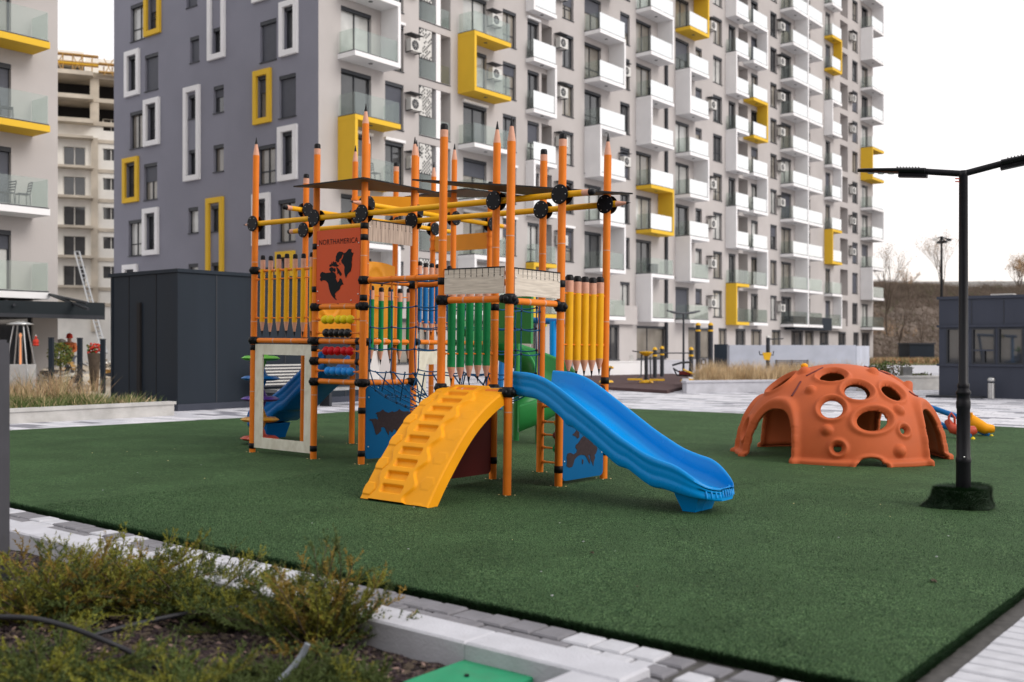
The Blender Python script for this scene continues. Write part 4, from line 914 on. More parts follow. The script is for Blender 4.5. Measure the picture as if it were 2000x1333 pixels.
gf = [(1.4, 3.8), (5.2, 7.5), (10, 12.6), (14, 17), (19, 20.6), (22.3, 24.4), (24.6, 26.1), (28.3, 32.2), (35.5, 39), (40.3, 41.7), (43.2, 45), (46, 48), (50, 51.8), (54, 56.6), (57, 59), (60.4, 62.6), (65, 67), (69, 70.5), (71.3, 73.6)]
for a, b_ in gf: holes.append((a, b_, .75, 3.05))
mb = MB(); facade_wall(mb, fr_, 0, 74.6, -1, Zk(KM) + 1, holes, 'fwarm')
part('wall', mb, TB)
# left flank
lw = []   # (px0, px1, zlo, zhi) windows; converted by pixel columns to positions along the flank
def tl(px): r = (px - 1000) / F; return (-9.05 - r * 48.6) / (0.784 + r * 0.62)
flank = [  # px range of window, z0, z1, style, surround colour or None, surround px range, surround z range
 (508, 540, 4, 0, 2.0, 'shut'), (504, 538, 2, 0, 1.9, 'cur'), (545, 578, 3, .05, 2.1, 'shut'), (543, 577, 1, .05, 2.1, 'cur'), (504, 538, 0, 0, 1.9, 'shut'), (508, 540, 6, 0, 2, 'shut'), (545, 578, 5, .05, 2.1, 'shut'), (545, 578, 7, .05, 2.1, 'cur'),
 (255, 282, 5, .1, 2.15, 'bright'), (283, 309, 4, .1, 2.1, 'shut'), (254, 279, 3, .1, 2.15, 'cur'), (281, 307, 2, .1, 2.1, 'half'), (251, 277, 1, .1, 2.1, 'bright'), (279, 306, 0, .1, 2.1, 'half'), (283, 309, 6, .1, 2.1, 'shut'),
 ]
small = [(371, 389, 4.99, 5.44, 'shut'), (417, 437, 4.01, 4.47, 'half'), (417, 437, 3.0, 3.46, 'cur'), (368, 387, 2.0, 2.45, 'bright'), (368, 387, 1.05, 1.46, 'bright'), (364, 385, 5.98, 6.4, 'shut'), (417, 437, 6.05, 6.5, 'half')]
sur = [(548, 583, 4, 0, 2.62, 'white', 'dark'), (497, 531, 3, -.02, 2.62, 'yfac', 'half'), (545, 582, 2, .0, 2.62, 'white', 'dark'), (495, 529, 1, 0, 2.55, 'white', 'dark'), (541, 577, 0, 0, 2.6, 'yfac', 'dark'), (495, 530, 5, .03, 2.62, 'white', 'dark'), (548, 583, 6, 0, 2.62, 'white', 'dark'),
 (284, 315, 5, .1, 2.7, 'yfac', 'half'), (246, 274, 4, .05, 2.6, 'white', 'dark'), (283, 313, 3, .05, 2.62, 'white', 'dark'), (242, 272, 2, .1, 2.62, 'yfac', 'dark'), (281, 311, 1, .05, 2.62, 'white', 'dark'), (242, 270, 0, .05, 2.62, 'white', 'dark'), (246, 274, 6, .05, 2.6, 'white', 'dark')]
longs = [(361, 392, 2.92, 4.57, 'white', ((3.02, 3.46), (4.01, 4.43)), 1), (408, 441, 4.93, 7.3, 'white', ((5.03, 5.47), (6.0, 6.45)), 1), (405, 438, .9, 2.56, 'yfac', ((1.03, 1.45), (1.98, 2.43)), 1)]
hl = []; job = []; S2 = []
for a, b_, k, z0, z1, st in flank:
    h = (tl(b_), tl(a), Zk(k) + z0, Zk(k) + z1); hl.append(h); job.append((h, st))
for a, b_, k, z0, z1, m, st in sur:
    t0, t1 = tl(b_), tl(a); w = .28; h = (t0 + w, t1 - w, Zk(k) + z0 + w, Zk(k) + z1 - w); hl.append(h); job.append((h, st)); S2.append((t0, t1, Zk(k) + z0, Zk(k) + z1, m))
for a, b_, u0, u1, st in small:
    h = (tl(b_), tl(a), EYE + u0 * FH, EYE + u1 * FH); hl.append(h); job.append((h, st))
for a, b_, z0, z1, m, ws, _ in longs:
    t0, t1 = tl(b_), tl(a); zz0 = Zk(0) + (z0 - 0) * FH - 2.0 - 0; f = lambda u: EYE + u * FH
    for wa, wb in ws: h = (t0 + .36, t1 - .36, f(wa), f(wb)); hl.append(h); job.append((h, 'dark'))
    S2.append((t0, t1, f(z0), f(z1), m))
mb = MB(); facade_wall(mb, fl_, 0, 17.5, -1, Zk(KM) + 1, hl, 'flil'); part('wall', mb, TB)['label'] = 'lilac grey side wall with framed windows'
mb = MB(); Hh = Zk(KM) + 1
a, b_, c, d = fr_(0, 0, Hh), fr_(74.6, 0, Hh), fr_(74.6, 0, Hh) + D1 * 17.5, fl_(17.5, 0, Hh)
mb.add([a, b_, c, d], [(0, 1, 2, 3)], 'conc'); lo = [p - V((0, 0, Hh + 1)) for p in (a, b_, c, d)]
mb.add([b_, c, d, a] + [lo[1], lo[2], lo[3], lo[0]], [(0, 4, 5, 1), (1, 5, 6, 2)], 'fwarm'); part('roof', mb, TB)
for t0, t1, z0, z1, m in S2: surround(TB, fl_, t0, t1, z0, z1, m)
nw = 0
for h, st in job: window(TB, fl_, *h, style=st); nw += 1
wl.sort(key=lambda x: x[0][0] * 1.0 + (100 if x[1] > 10 else 0) + x[1] * .3)
mg = (MB(), MB(), MB())
for h, k in wl:
    vis = (Zk(k) - 5 - EYE) / (48.6 + .784 * h[0]) * F < HZ      # inside the frame
    if vis and nw < 84: window(TB, fr_, *h); nw += 1
    else: window(None, fr_, *h, merge=mg)
for a, b_ in gf: 
    if nw < 100: window(TB, fr_, a, b_, .75, 3.05, style=rw.choice(['dark', 'cur', 'cur'])); nw += 1
    else: window(None, fr_, a, b_, .75, 3.05, merge=mg, style=rw.choice(['dark', 'cur', 'cur']))
# loggia backs: doors
for k in range(KM):
    for c in log: mg[0].boxf(fr_, c[0] + .02, c[0] + (c[1] - c[0]) * .55, -c[4] + .005, -c[4] + .03, Zk(k) + .08, Zk(k) + 2.3, 'pane')
    mg[0].boxf(fr_, 8.15, 8.5, -1.08, -.02, Zk(k) + .05, Zk(k) + 2.6, 'white')
allm = MB()
for m_ in mg:
    off = 0
    for f, mi_, sm0 in zip(m_.f, m_.m, m_.s): pass
    base = len(allm.v); allm.v += m_.v
    for f, mi_ in zip(m_.f, m_.m): allm.f.append([x + base for x in f]); allm.m.append(allm.mi(m_.mats[mi_])); allm.s.append(False)
prop(part('far_windows', allm, TB), kind='stuff')
# balconies
def balcony(root, fn, t0, t1, o, zk, m, wall=None, nf=True, sides='L', merge=None, railm=None, hi=None):
    hi = hi or FH
    sb_, gb, wb_ = merge or (MB(), MB(), MB())
    sb_.boxf(fn, t0, t1, -.02, o, zk - .28, zk - .05, m); sb_.boxf(fn, t0 + .03, t1 - .03, -.02, o - .03, zk - .05, zk + .0, 'frame')
    sb_.boxf(fn, t0 + .06, t1 - .06, .0, o - .06, zk + .0, zk + .02, 'conc')
    c = fn((t0 + t1) / 2, o * .55, zk - .281); sb_._lathe([(.0, 0), (.11, 0), (.11, -.012), (0, -.012)], c, V((0, 0, 1)), 'frame', 10, False)
    g = .012; rz = zk + 1.02
    gb.boxf(fn, t0 + .05, t1 - .05, o - .07, o - .07 + g, zk + .0, rz, railm or 'rail')
    if wall != 'L': gb.boxf(fn, t0 + .05, t0 + .05 + g, .05, o - .09, zk + .0, rz, 'rail')
    if wall != 'R': gb.boxf(fn, t1 - .05 - g, t1 - .05, .05, o - .09, zk + .0, rz, 'rail')
    if wall == 'L': wb_.boxf(fn, t0, t0 + .18, -.02, o, zk - .05, zk + hi - .28, m)
    if wall == 'R': wb_.boxf(fn, t1 - .18, t1, -.02, o, zk - .05, zk + hi - .28, m)
    if merge is None:
        ob = part('balcony', sb_, root); sub('glass_railing', gb, ob, root)
        if wall: sub('side_wall', wb_, ob, root)
BC = {'A': (1.2, 4.25, 1.2), 'C': (9.85, 13.0, 1.2), 'D': (15.9, 18.2, .6), 'E': (22.0, 25.0, 1.2), 'F': (28.2, 31.3, 1.2), 'G': (33.6, 36.5, 1.2), 'H1': (41.5, 43.8, .9), 'H2': (44.6, 47.3, .9), 'I1': (51.7, 55, 1.2), 'I2': (55.1, 58.2, 1.2), 'J': (61.5, 63.9, .8), 'K': (71.0, 74.4, 1.2)}
BS = {'A': {5: 'W', 4: 'WR', 3: 'Y', 2: 'YL', 1: 'W', 0: 'WR'}, 'C': {6: 'W', 5: 'Y', 4: 'YL', 3: 'W', 2: 'WR', 1: 'W', 0: 'WL'}, 'D': {7: 'W', 6: 'WL', 5: 'W', 4: 'WR', 3: 'W', 2: 'WL', 1: 'Y', 0: 'YL'},
      'E': {7: 'W', 6: 'W', 5: 'WR', 4: 'W', 3: 'WL', 2: 'W', 1: 'WR', 0: 'W'}, 'F': {8: 'W', 7: 'W', 6: 'WR', 5: 'W', 4: 'WL', 3: 'Y', 2: 'YR', 1: 'W', 0: 'WL'}, 'G': {8: 'Y', 7: 'YR', 6: 'W', 5: 'WL', 4: 'W', 3: 'WR', 2: 'W', 1: 'WL', 0: 'W'},
      'H1': {9: 'W', 8: 'WL', 7: 'W', 6: 'WL', 5: 'W', 4: 'WL', 3: 'W', 2: 'WL', 1: 'Y', 0: 'YL'}, 'H2': {9: 'WR', 8: 'W', 7: 'WR', 6: 'Y', 5: 'YR', 4: 'W', 3: 'WR', 2: 'W', 1: 'WR', 0: 'W'},
      'I1': {k: 'WR' for k in range(11)}, 'I2': {k: 'W' for k in range(11)}, 'J': {10: 'W', 9: 'Y', 8: 'YR', 7: 'W', 6: 'WL', 5: 'W', 4: 'WR', 3: 'Y', 2: 'YL', 1: 'W', 0: 'WR'},
      'K': {12: 'W', 11: 'W', 10: 'WR', 9: 'WL', 8: 'W', 7: 'WR', 6: 'Y', 5: 'YL', 4: 'W', 3: 'WR', 2: 'W', 1: 'WL', 0: 'W'}}
cnt = 0; mg = (MB(), MB(), MB())
for c, d in BS.items():
    for k, s_ in d.items():
        t0, t1, o = BC[c]; m = 'white' if s_[0] == 'W' else 'yfac'; wall = s_[1] if len(s_) > 1 else None
        hidden = (Zk(k) - .3 - EYE) / (48.6 + .784 * t0) * F > HZ + 10
        far = hidden or cnt >= 98
        if not far: cnt += 1
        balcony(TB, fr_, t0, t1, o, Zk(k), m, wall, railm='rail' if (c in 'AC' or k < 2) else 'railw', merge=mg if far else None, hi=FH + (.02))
allm = MB()
for m_ in mg:
    base = len(allm.v); allm.v += m_.v
    for f, mi_ in zip(m_.f, m_.m): allm.f.append([x + base for x in f]); allm.m.append(allm.mi(m_.mats[mi_])); allm.s.append(False)
if allm.f: prop(part('upper_balconies', allm, TB), kind='stuff')
for k in range(0, 8):      # loggia glass
    mb = MB(); mb.boxf(fr_, 6.85, 9.22, -.06, -.045, Zk(k) + .02, Zk(k) + 1.02, 'rail'); mb.boxf(fr_, 6.8, 9.27, -.08, .02, Zk(k) - .02, Zk(k) + .03, 'frame'); part('glass_railing', mb, TB)
for k in range(0, 7):      # pierced screens next to the loggias
    mb = MB(); n = 9; m_ = 16; rr_ = random.Random(k)
    for i in range(n):
        for j in range(m_):
            if (i + j) % 2 == 0 or rr_.random() < .35: mb.boxf(fr_, 6.85 + i * .1, 6.95 + i * .1 - .0, .0, .03, Zk(k) + 1.05 + j * .095, Zk(k) + 1.145 + j * .095 - .001, 'ac')
    mb.boxf(fr_, 6.83, 7.77, -.02, -.005, Zk(k) + 1.03, Zk(k) + 2.6, 'frame'); part('pierced_screen', mb, TB)
def ac_unit(t, z):
    mb = MB(); mb.boxf(fr_, t, t + .82, .12, .45, z, z + .62, 'ac'); o = part('air_conditioner', mb, TB)
    m2 = MB(); c = fr_(t + .32, .453, z + .31)
    m2._lathe([(.0, 0), (.05, .008), (.05, 0), (.2, 0.0), (.24, .012), (.25, 0)], c, N2, 'frame', 18, False)
    for i in range(8): an = i * math.pi / 4; m2.tube([c + N2 * .01, c + N2 * .012 + (D2 * math.cos(an) + V((0, 0, math.sin(an)))) * .24], .007, 'ac', 5, False)
    sub('fan_grille', m2, o, TB); m3 = MB()
    m3.boxf(fr_, t - .05, t + .87, .0, .5, z + .86, z + .89, 'frame'); sub('cover_rail', m3, o, TB)
    for tt in (.05, .7): m4_ = MB(); m4_.boxf(fr_, t + tt, t + tt + .04, .0, .5, z - .04, z - .003, 'frame'); sub('bracket', m4_, o, TB)
for t, ks, dz in ((5.75, range(1, 6), 1.1), (18.75, range(1, 7), 1.2), (38.3, range(0, 9), 1.0), (50.9, range(0, 10), 1.0), (67.7, range(1, 10), 1.0)):
    for k in ks:
        if rw.random() < .82: ac_unit(t, Zk(k) + dz)
for t, c in ((26.9, 'x'), (13.2, 'x')):
    for k in range(0, 6):
        if rw.random() < .35: ac_unit(t - .9, Zk(k) + 1.0)
mb = MB(); mb.boxf(fr_, 21.5, 27.8, .0, .35, 3.1, 4.35, 'fwarm'); mb.boxf(fr_, 9, 15, .0, .35, 3.1, 3.32, 'white'); part('entrance_canopy', mb, TB)
t = text_mb('C2', .62, lambda x, y: fr_(23.6 + x, .365, 3.72 + y), 'white', spacing=1); part('lettering', t, TB)
mb = MB(); mb.boxf(fr_, 52.5, 60.8, .0, 1.0, 3.1, 4.25, 'box'); mb.boxf(fr_, 60.9, 65.6, .0, .5, 3.1, 4.3, 'fwarm'); part('entrance_canopy', mb, TB)
t = text_mb('D1', .75, lambda x, y: fr_(63.4 + x, .515, 3.72 + y), 'white', spacing=1); part('lettering', t, TB)
mb = MB()
for t_ in (31.55, ): mb.tube([fr_(t_ + .6, .1, .8), fr_(t_ + .6, .1, Zk(12))], .13, 'frame', 10)
part('downpipe', mb, TB)
# awnings / roller boxes in white above some windows
for h, k in wl[:60]:
    if rw.random() < .3:
        mb = MB(); mb.boxf(fr_, h[0] - .05, h[1] + .05, .0, .12, h[3] + .02, h[3] + .16, 'white'); part('blind_box', mb, TB)

# unseen block added behind the viewer to cut sky fill and show in glass
OB0 = V((-34, -24, 0))
OB = thing('shading_block', OB0, 'unseen plain grey block added behind the viewpoint to shade the scene', 'building')
def fo_(t, o, z): return OB0 + V((t, o, z))
oh = [(2 + 4 * i, 3.6 + 4 * i, Zk(k) + .3, Zk(k) + 2.2) for i in range(12) for k in range(-1, 7)]
mb = MB(); facade_wall(mb, fo_, 0, 50, -.5, 26, oh, 'fwarm')
for h in oh: mb.boxf(fo_, h[0], h[1], -.2, -.18, h[2], h[3], 'pane')
a, b_ = fo_(50, 0, 0), fo_(50, 0, 26); mb.add([a, a + V((0, -14, 0)), b_ + V((0, -14, 0)), b_], [(0, 1, 2, 3)], 'fwarm'); mb.add([fo_(0, 0, 26), fo_(50, 0, 26), fo_(50, -14, 26), fo_(0, -14, 26)], [(0, 1, 2, 3)], 'conc')
part('wall', mb, OB)

# left apartment building with glass balconies
L0 = V((-17.0, 38.9, 0))
def fb_(t, o, z): return L0 + D2 * t + N2 * o + V((0, 0, z))
LB = thing('apartment_building', L0, 'warm grey building at the left edge with yellow and white balconies', 'building')
hb = []
for k in range(0, 5): hb.append((-4.6, -1.75, Zk(k) + .02, Zk(k) + 2.2)); hb.append((-9.5, -6.5, Zk(k) + .02, Zk(k) + 2.2))
hb.append((-9.0, -.95, .1, 2.95))
mb = MB(); facade_wall(mb, fb_, -14, 0, -.5, 24, hb, 'fwarm')
a, b_ = fb_(0, 0, -.5), fb_(0, 0, 24); mb.add([a, a + D1 * 14, b_ + D1 * 14, b_], [(0, 1, 2, 3)], 'fwarm'); mb.add([fb_(-14, 0, 24), fb_(0, 0, 24), fb_(0, 0, 24) + D1 * 14, fb_(-14, 0, 24) + D1 * 14], [(0, 1, 2, 3)], 'conc')
part('wall', mb, LB)
for i, h in enumerate(hb[:-1]): window(LB, fb_, *h, style=['half', 'cur', 'cur', 'cur', 'shut', 'dark', 'cur', 'dark', 'dark', 'dark'][i] if i != 2 else 'shut')
mb = MB(); mb.boxf(fb_, -9, -.95, -.24, -.2, .1, 2.95, 'pane'); part('shop_window', mb, LB)
mb = MB()
for t_ in (-8.9, -6.9, -4.9, -2.9, -1.0): mb.boxf(fb_, t_, t_ + .08, -.2, -.1, .1, 2.95, 'frame')
part('shop_frame', mb, LB)
mb = MB(); mb.boxf(fb_, -3.3, -2.2, -.19, -.16, 2.62, 2.68, 'glow'); mb.boxf(fb_, -5.4, -4.6, -.19, -.16, 2.62, 2.68, 'glow'); part('lamp_tube', mb, LB)
for k in range(0, 5):
    m = 'yfac' if k in (2, 3) else 'white'
    balcony(LB, fb_, -6.0, -.95 + (0 if k > 1 else 0) , 1.25, Zk(k), m)
mb = MB(); mb.boxf(fb_, -2.0, -1.0, 1.3, 1.32, Zk(3) + 1.0, Zk(3) + 2.6, 'white') if False else None
# awning structure in front of the left building
AW = thing('awning', fb_(-3, 1, 3), 'dark folding awning with cassette in front of the left shop', 'awning')
mb = MB()
mb.hexa([at(-200, 605, 33), at(205, 618, 36), at(205, 618, 41), at(-200, 605, 41), at(-200, 582, 33), at(205, 592, 36), at(205, 592, 41), at(-200, 582, 41)], 'teal'); part('canopy_roof', mb, AW)
mb = MB(); mb.hexa([at(-200, 613, 32.8), at(205, 625, 35.8), at(205, 625, 36.1), at(-200, 613, 33.1), at(-200, 606, 32.8), at(205, 617, 35.8), at(205, 617, 36.1), at(-200, 606, 33.1)], 'frame'); part('front_beam', mb, AW)
for a_, b_ in (((95, 575), (172, 604)), ((0, 583), (28, 596)), ((98, 576), (170, 592))):
    mb = MB(); mb.tube([at(*a_, 37.4), at(*b_, 34.5)], .05, 'frame', 8); part('folding_arm', mb, AW)

# unfinished block behind, between the two buildings
U0 = V((-17.64 * 2.6, 100, 0)); U0 = at(100, 700, 104); U0.z = 0
def fu_(t, o, z): return U0 + V((.93, .367, 0)) * t + V((.367, -.93, 0)) * o + V((0, 0, z))
UB = thing('unfinished_building', U0, 'unfinished block with bare concrete floors and scaffolding between the two grey buildings', 'building')
def zpx(y, Y=105): return EYE + (HZ - y) * Y / F
sc_ = 1.0
rows = [269, 327, 385, 443, 501, 559]
hu = []
zs_u = [zpx(y) for y in rows]
for i, z in enumerate(zs_u):
    if i > 0: hu.append((1.1, 3.2, z + .05, z + 2.0)); 
    hu.append((4.9 - .1, 6.5 - .1, z + .85, z + 2.05))
hu = [(a, b_, c, d) for a, b_, c, d in hu]
mb = MB(); facade_wall(mb, fu_, -3, 9.5, -1, zpx(242), hu, 'insul', dep=.3); part('wall', mb, UB)
for i, h in enumerate(hu):
    mb = MB(); fr = .07
    mb.boxf(fu_, h[0], h[1], -.3, -.28, h[2], h[3], 'pane' if i else 'dark'); o = part('window', mb, UB)
    m2 = MB()
    mid = (h[0] + h[1]) / 2
    for a, b_ in ((h[0], h[0] + fr), (mid - fr / 2, mid + fr / 2), (h[1] - fr, h[1])): m2.boxf(fu_, a, b_, -.27, -.2, h[2], h[3], 'insul')
    sub('frame', m2, o, UB)
for i, z in enumerate(zs_u + [zpx(590)]):
    mb = MB(); mb.boxf(fu_, .1, 3.9, -.1, 1.3, z - .25, z, 'rawc'); part('balcony_slab', mb, UB)
    mb = MB(); mb.boxf(fu_, 3.7, 4.35, .0, .35, z - 3.0, z, 'rawc'); mb.boxf(fu_, 4.4, 9, .01, .12, z - .45, z - .1, 'rawc'); part('column', mb, UB)
# open concrete frame above
mb = MB(); mb.boxf(fu_, -3, 9.5, -7, -3.0, zpx(242), zpx(130), 'dark'); part('dark_storey', mb, UB)
for y0 in (242, 196, 150):
    mb = MB(); mb.boxf(fu_, -3, 9.5, -6, .2, zpx(y0) - .12, zpx(y0) + .3, 'rawc'); mb.boxf(fu_, .1, 3.9, .2, 1.4, zpx(y0) - .12, zpx(y0) + .3, 'rawc'); part('floor_slab', mb, UB)
for t_ in (-2, 3.6, 8.6):
    mb = MB(); mb.boxf(fu_, t_, t_ + .85, -.6, .15, zpx(242) + .3, zpx(150) - .12, 'rawc'); part('column', mb, UB)
mb = MB(); mb.boxf(fu_, -3, 3.0, -7, -1.0, zpx(118), zpx(96), 'insul'); mb.boxf(fu_, 3.1, 10.0, -7.5, -2.0, zpx(130), zpx(102), 'insul'); part('parapet', mb, UB)
SCF = MB()
for t_ in (.2, 1.1, 2.0, 2.9, 3.8, 4.9, 5.7, 6.5): SCF.tube([fu_(t_, .9 if t_ < 4 else .3, zpx(150) + .3), fu_(t_, .9 if t_ < 4 else .3, zpx(112) - (.8 if t_ > 4 else 0))], .06, 'scaf', 6)
for z, a_, b_ in ((zpx(128), 0, 4.4), (zpx(131), 0, 4.4), (zpx(113), 0, 4.4), (zpx(126), 4.4, 7), (zpx(142), 4.4, 7)): SCF.boxf(fu_, a_, b_, .25, 1.0, z, z + .12, 'gymy' if z == zpx(131) else 'scaf')
for t_ in (.2, 2.0, 4.9): SCF.tube([fu_(t_, .95, zpx(148)), fu_(t_ + .9, .95, zpx(115))], .045, 'scaf', 6); SCF.tube([fu_(t_ + .9, .95, zpx(148)), fu_(t_, .95, zpx(115))], .045, 'scaf', 6)
part('scaffold', SCF, UB)
LD = MB(); 
for s_ in (0, 1): LD.tube([at(146 + s_ * 9, 492, 90), at(200 + s_ * 9, 690, 84)], .07, 'stee2', 6)
for i in range(24):
    t_ = i / 23; LD.tube([at(146 + 54 * t_, 492 + 198 * t_, 90 - 6 * t_), at(155 + 54 * t_, 492 + 198 * t_, 90 - 6 * t_)], .05, 'stee2', 5)
solo('ladder', LD, 'long pale ladder leaning on the unfinished block', 'ladder')

# dark cladding box on the left
B0 = V((-8.35, 26.0, 0)); S_ = (26.0 / 25.0)
def bx_(t, u, z): return B0 + D2 * t + D1 * u + V((0, 0, z))
DB = thing('utility_box', B0, 'flat-roofed anthracite clad box building behind the left of the climbing frame', 'kiosk')
HB = EYE + 146 * 26 / F
mb = MB(); mb.hexa([bx_(0, 0, -.1), bx_(6.6, 0, -.1), bx_(6.6, 3.1, -.1), bx_(0, 3.1, -.1), bx_(0, 0, HB), bx_(6.6, 0, HB), bx_(6.6, 3.1, HB), bx_(0, 3.1, HB)], 'box'); part('wall', mb, DB)
mb = MB(); e = .05; mb.hexa([bx_(-e, -e, HB + .003), bx_(6.6 + e, -e, HB + .003), bx_(6.6 + e, 3.1 + e, HB + .003), bx_(-e, 3.1 + e, HB + .003), bx_(-e, -e, HB + .09), bx_(6.6 + e, -e, HB + .09), bx_(6.6 + e, 3.1 + e, HB + .09), bx_(-e, 3.1 + e, HB + .09)], 'box'); part('roof_edge', mb, DB)
for i in range(1, 6):
    mb = MB(); t_ = i * 1.12; mb.hexa([bx_(t_, -.012, 0), bx_(t_ + .03, -.012, 0), bx_(t_ + .03, 0, 0), bx_(t_, 0, 0), bx_(t_, -.012, HB), bx_(t_ + .03, -.012, HB), bx_(t_ + .03, 0, HB), bx_(t_, 0, HB)], 'frame'); part('seam', mb, DB)
mb = MB(); mb.hexa([bx_(-.06, 1.62, .2), bx_(0, 1.62, .2), bx_(0, 1.76, .2), bx_(-.06, 1.76, .2), bx_(-.06, 1.62, 2.75), bx_(0, 1.62, 2.75), bx_(0, 1.76, 2.75), bx_(-.06, 1.76, 2.75)], 'dark'); part('door_pull', mb, DB)
for a_, b_ in ((-.015, .06), (2.98, 3.06)):
    mb = MB(); mb.hexa([bx_(-.025, a_, 0), bx_(.0, a_, 0), bx_(.0, b_, 0), bx_(-.025, b_, 0), bx_(-.025, a_, HB - .01), bx_(.0, a_, HB - .01), bx_(.0, b_, HB - .01), bx_(-.025, b_, HB - .01)], 'box'); part('corner_trim', mb, DB)
for u_ in (.95, 2.2):
    mb = MB(); mb.hexa([bx_(-.010, u_, 0), bx_(.0, u_, 0), bx_(.0, u_ + .02, 0), bx_(-.010, u_ + .02, 0), bx_(-.010, u_, HB - .01), bx_(.0, u_, HB - .01), bx_(.0, u_ + .02, HB - .01), bx_(-.010, u_ + .02, HB - .01)], 'dark'); part('seam', mb, DB)
mb = MB(); mb.hexa([bx_(-.03, -.03, -.1), bx_(6.63, -.03, -.1), bx_(6.63, 3.13, -.1), bx_(-.03, 3.13, -.1), bx_(-.03, -.03, .16), bx_(6.63, -.03, .16), bx_(6.63, 3.13, .16), bx_(-.03, 3.13, .16)], 'kiosk'); part('plinth', mb, DB)
# balcony furniture
def bistro_chair(loc, rz, lb, grp='black chairs on the left balconies'):
    r = thing('balcony_chair', loc, lb, 'chair', grp, rot=(0, 0, rz)); mb = MB(); mb.box(-.2, .2, -.2, .2, .43, .46, 'frame'); build('seat', mb, r)
    mb = MB(); mb.tube([(-.19, .2, .45), (-.2, .27, .88)], .014, 'frame', 6); mb.tube([(.19, .2, .45), (.2, .27, .88)], .014, 'frame', 6)
    for k in range(4): mb.box(-.19, .19, .215 + k * .02, .225 + k * .02, .55 + k * .1, .60 + k * .1, 'frame')
    build('backrest', mb, r)
    for x in (-.18, .18):
        for y in (-.18, .18): mb = MB(); mb.tube([(x, y, .44), (x * 1.15, y * 1.15, 0)], .013, 'frame', 5); build('leg', mb, r)
    return r
def bistro_table(loc, rz, lb):
    r = thing('balcony_table', loc, lb, 'table', rot=(0, 0, rz)); mb = MB(); mb.box(-.5, .5, -.35, .35, .70, .73, 'frame'); build('table_top', mb, r)
    for x in (-.45, .45):
        for y in (-.3, .3): mb = MB(); mb.tube([(x, y, .7), (x, y, 0)], .02, 'frame', 5); build('leg', mb, r)
azr = math.atan2(D2.y, D2.x)
bistro_table(fb_(-3.1, .6, Zk(1) + .02), azr, 'dark rectangular table on the white balcony of the left building')
bistro_chair(fb_(-2.2, .55, Zk(1) + .02), azr - 1.4, 'black chair right of the dark table on the white balcony, nearer the table')
bistro_chair(fb_(-1.65, .65, Zk(1) + .02), azr - 1.7, 'rightmost black chair beside the dark table on the white balcony')
bistro_chair(fb_(-2.2, .6, Zk(2) + .02), azr + 1.2, 'black folding chair on the lower yellow balcony of the left building')
bistro_table(fb_(-3.2, .6, Zk(2) + .02), azr, 'dark table on the lower yellow balcony of the left building')
bistro_chair(fr_(3.1, .55, Zk(2) + .02), azr + 1.5, 'black chair on the balcony under the yellow box left in the tall block', 'chairs on the tall block')
for t_, k_, lb in ((22.9, 4, 'dark box on a white balcony below the first full row of paired balconies'), (28.9, 5, 'dark storage box on the fourth column of balconies, upper one'), (28.9, 1, 'dark storage box on the fourth column of balconies, lowest one')):
    mb = MB(); mb.boxf(fr_, t_, t_ + .6, .5, .95, Zk(k_) + .02, Zk(k_) + .6, 'frame'); mb.boxf(fr_, t_ - .03, t_ + .63, .47, .98, Zk(k_) + .601, Zk(k_) + .66, 'kiosk'); solo('storage_box', mb, lb, 'box')
# bench with slatted pile in front of the dark box
BN = thing('park_bench', gp(630, 797), 'grey slatted bench against the dark box seen through the climbing frame', 'bench')
mb = MB(); mb.boxf(lambda t, o, z: bx_(1.9 + t, -1.0 - o, z), 0, 3.8, 0, .5, .42, .5, 'stee2'); part('seat', mb, BN)
for t_ in (.1, 1.8, 3.5):
    mb = MB(); mb.boxf(lambda t, o, z: bx_(1.9 + t, -1.0 - o, z), t_, t_ + .09, .05, .45, 0, .42, 'frame'); part('leg', mb, BN)
mb = MB()
for i in range(14): mb.boxf(lambda t, o, z: bx_(2.0 + t, -.55 - o, z), 0, 1.9, 0, .04, .55 + i * .042, .585 + i * .042, 'ac' if i % 2 else 'pillar')
part('backrest', mb, BN)

# kiosk on the right
K0 = V(((1834 - 1000) * 33.5 / F, 33.5, 0))
def kk_(t, o, z): return K0 - D1 * t + N1 * o + V((0, 0, z))       # along -D1 to the right
KS = thing('kiosk', K0, 'anthracite clad kiosk with long strip window at the right edge', 'kiosk')
def kz(y): return EYE + (HZ - y) * 33.5 / F
def kt(px): r = (px - 1000) / F; return (r * 33.5 - K0.x) / (0.784 + r * 0.62)
hk = [(kt(1848), kt(1880), kz(711), kz(642)), (kt(1898), kt(1944), kz(711), kz(642)), (kt(1949), kt(1999), kz(711), kz(642)), (kt(2006), kt(2090), kz(711), kz(642))]
mb = MB(); facade_wall(mb, kk_, 0, 9, -.1, kz(583), hk, 'kiosk', dep=.1)
c = [kk_(0, 0, -.1), kk_(0, -5, -.1), kk_(0, -5, kz(583)), kk_(0, 0, kz(583))]; mb.add(c, [(0, 1, 2, 3)], 'kiosk'); mb.add([kk_(0, 0, kz(583)), kk_(9, 0, kz(583)), kk_(9, -5, kz(583)), kk_(0, -5, kz(583))], [(0, 1, 2, 3)], 'kiosk'); part('wall', mb, KS)
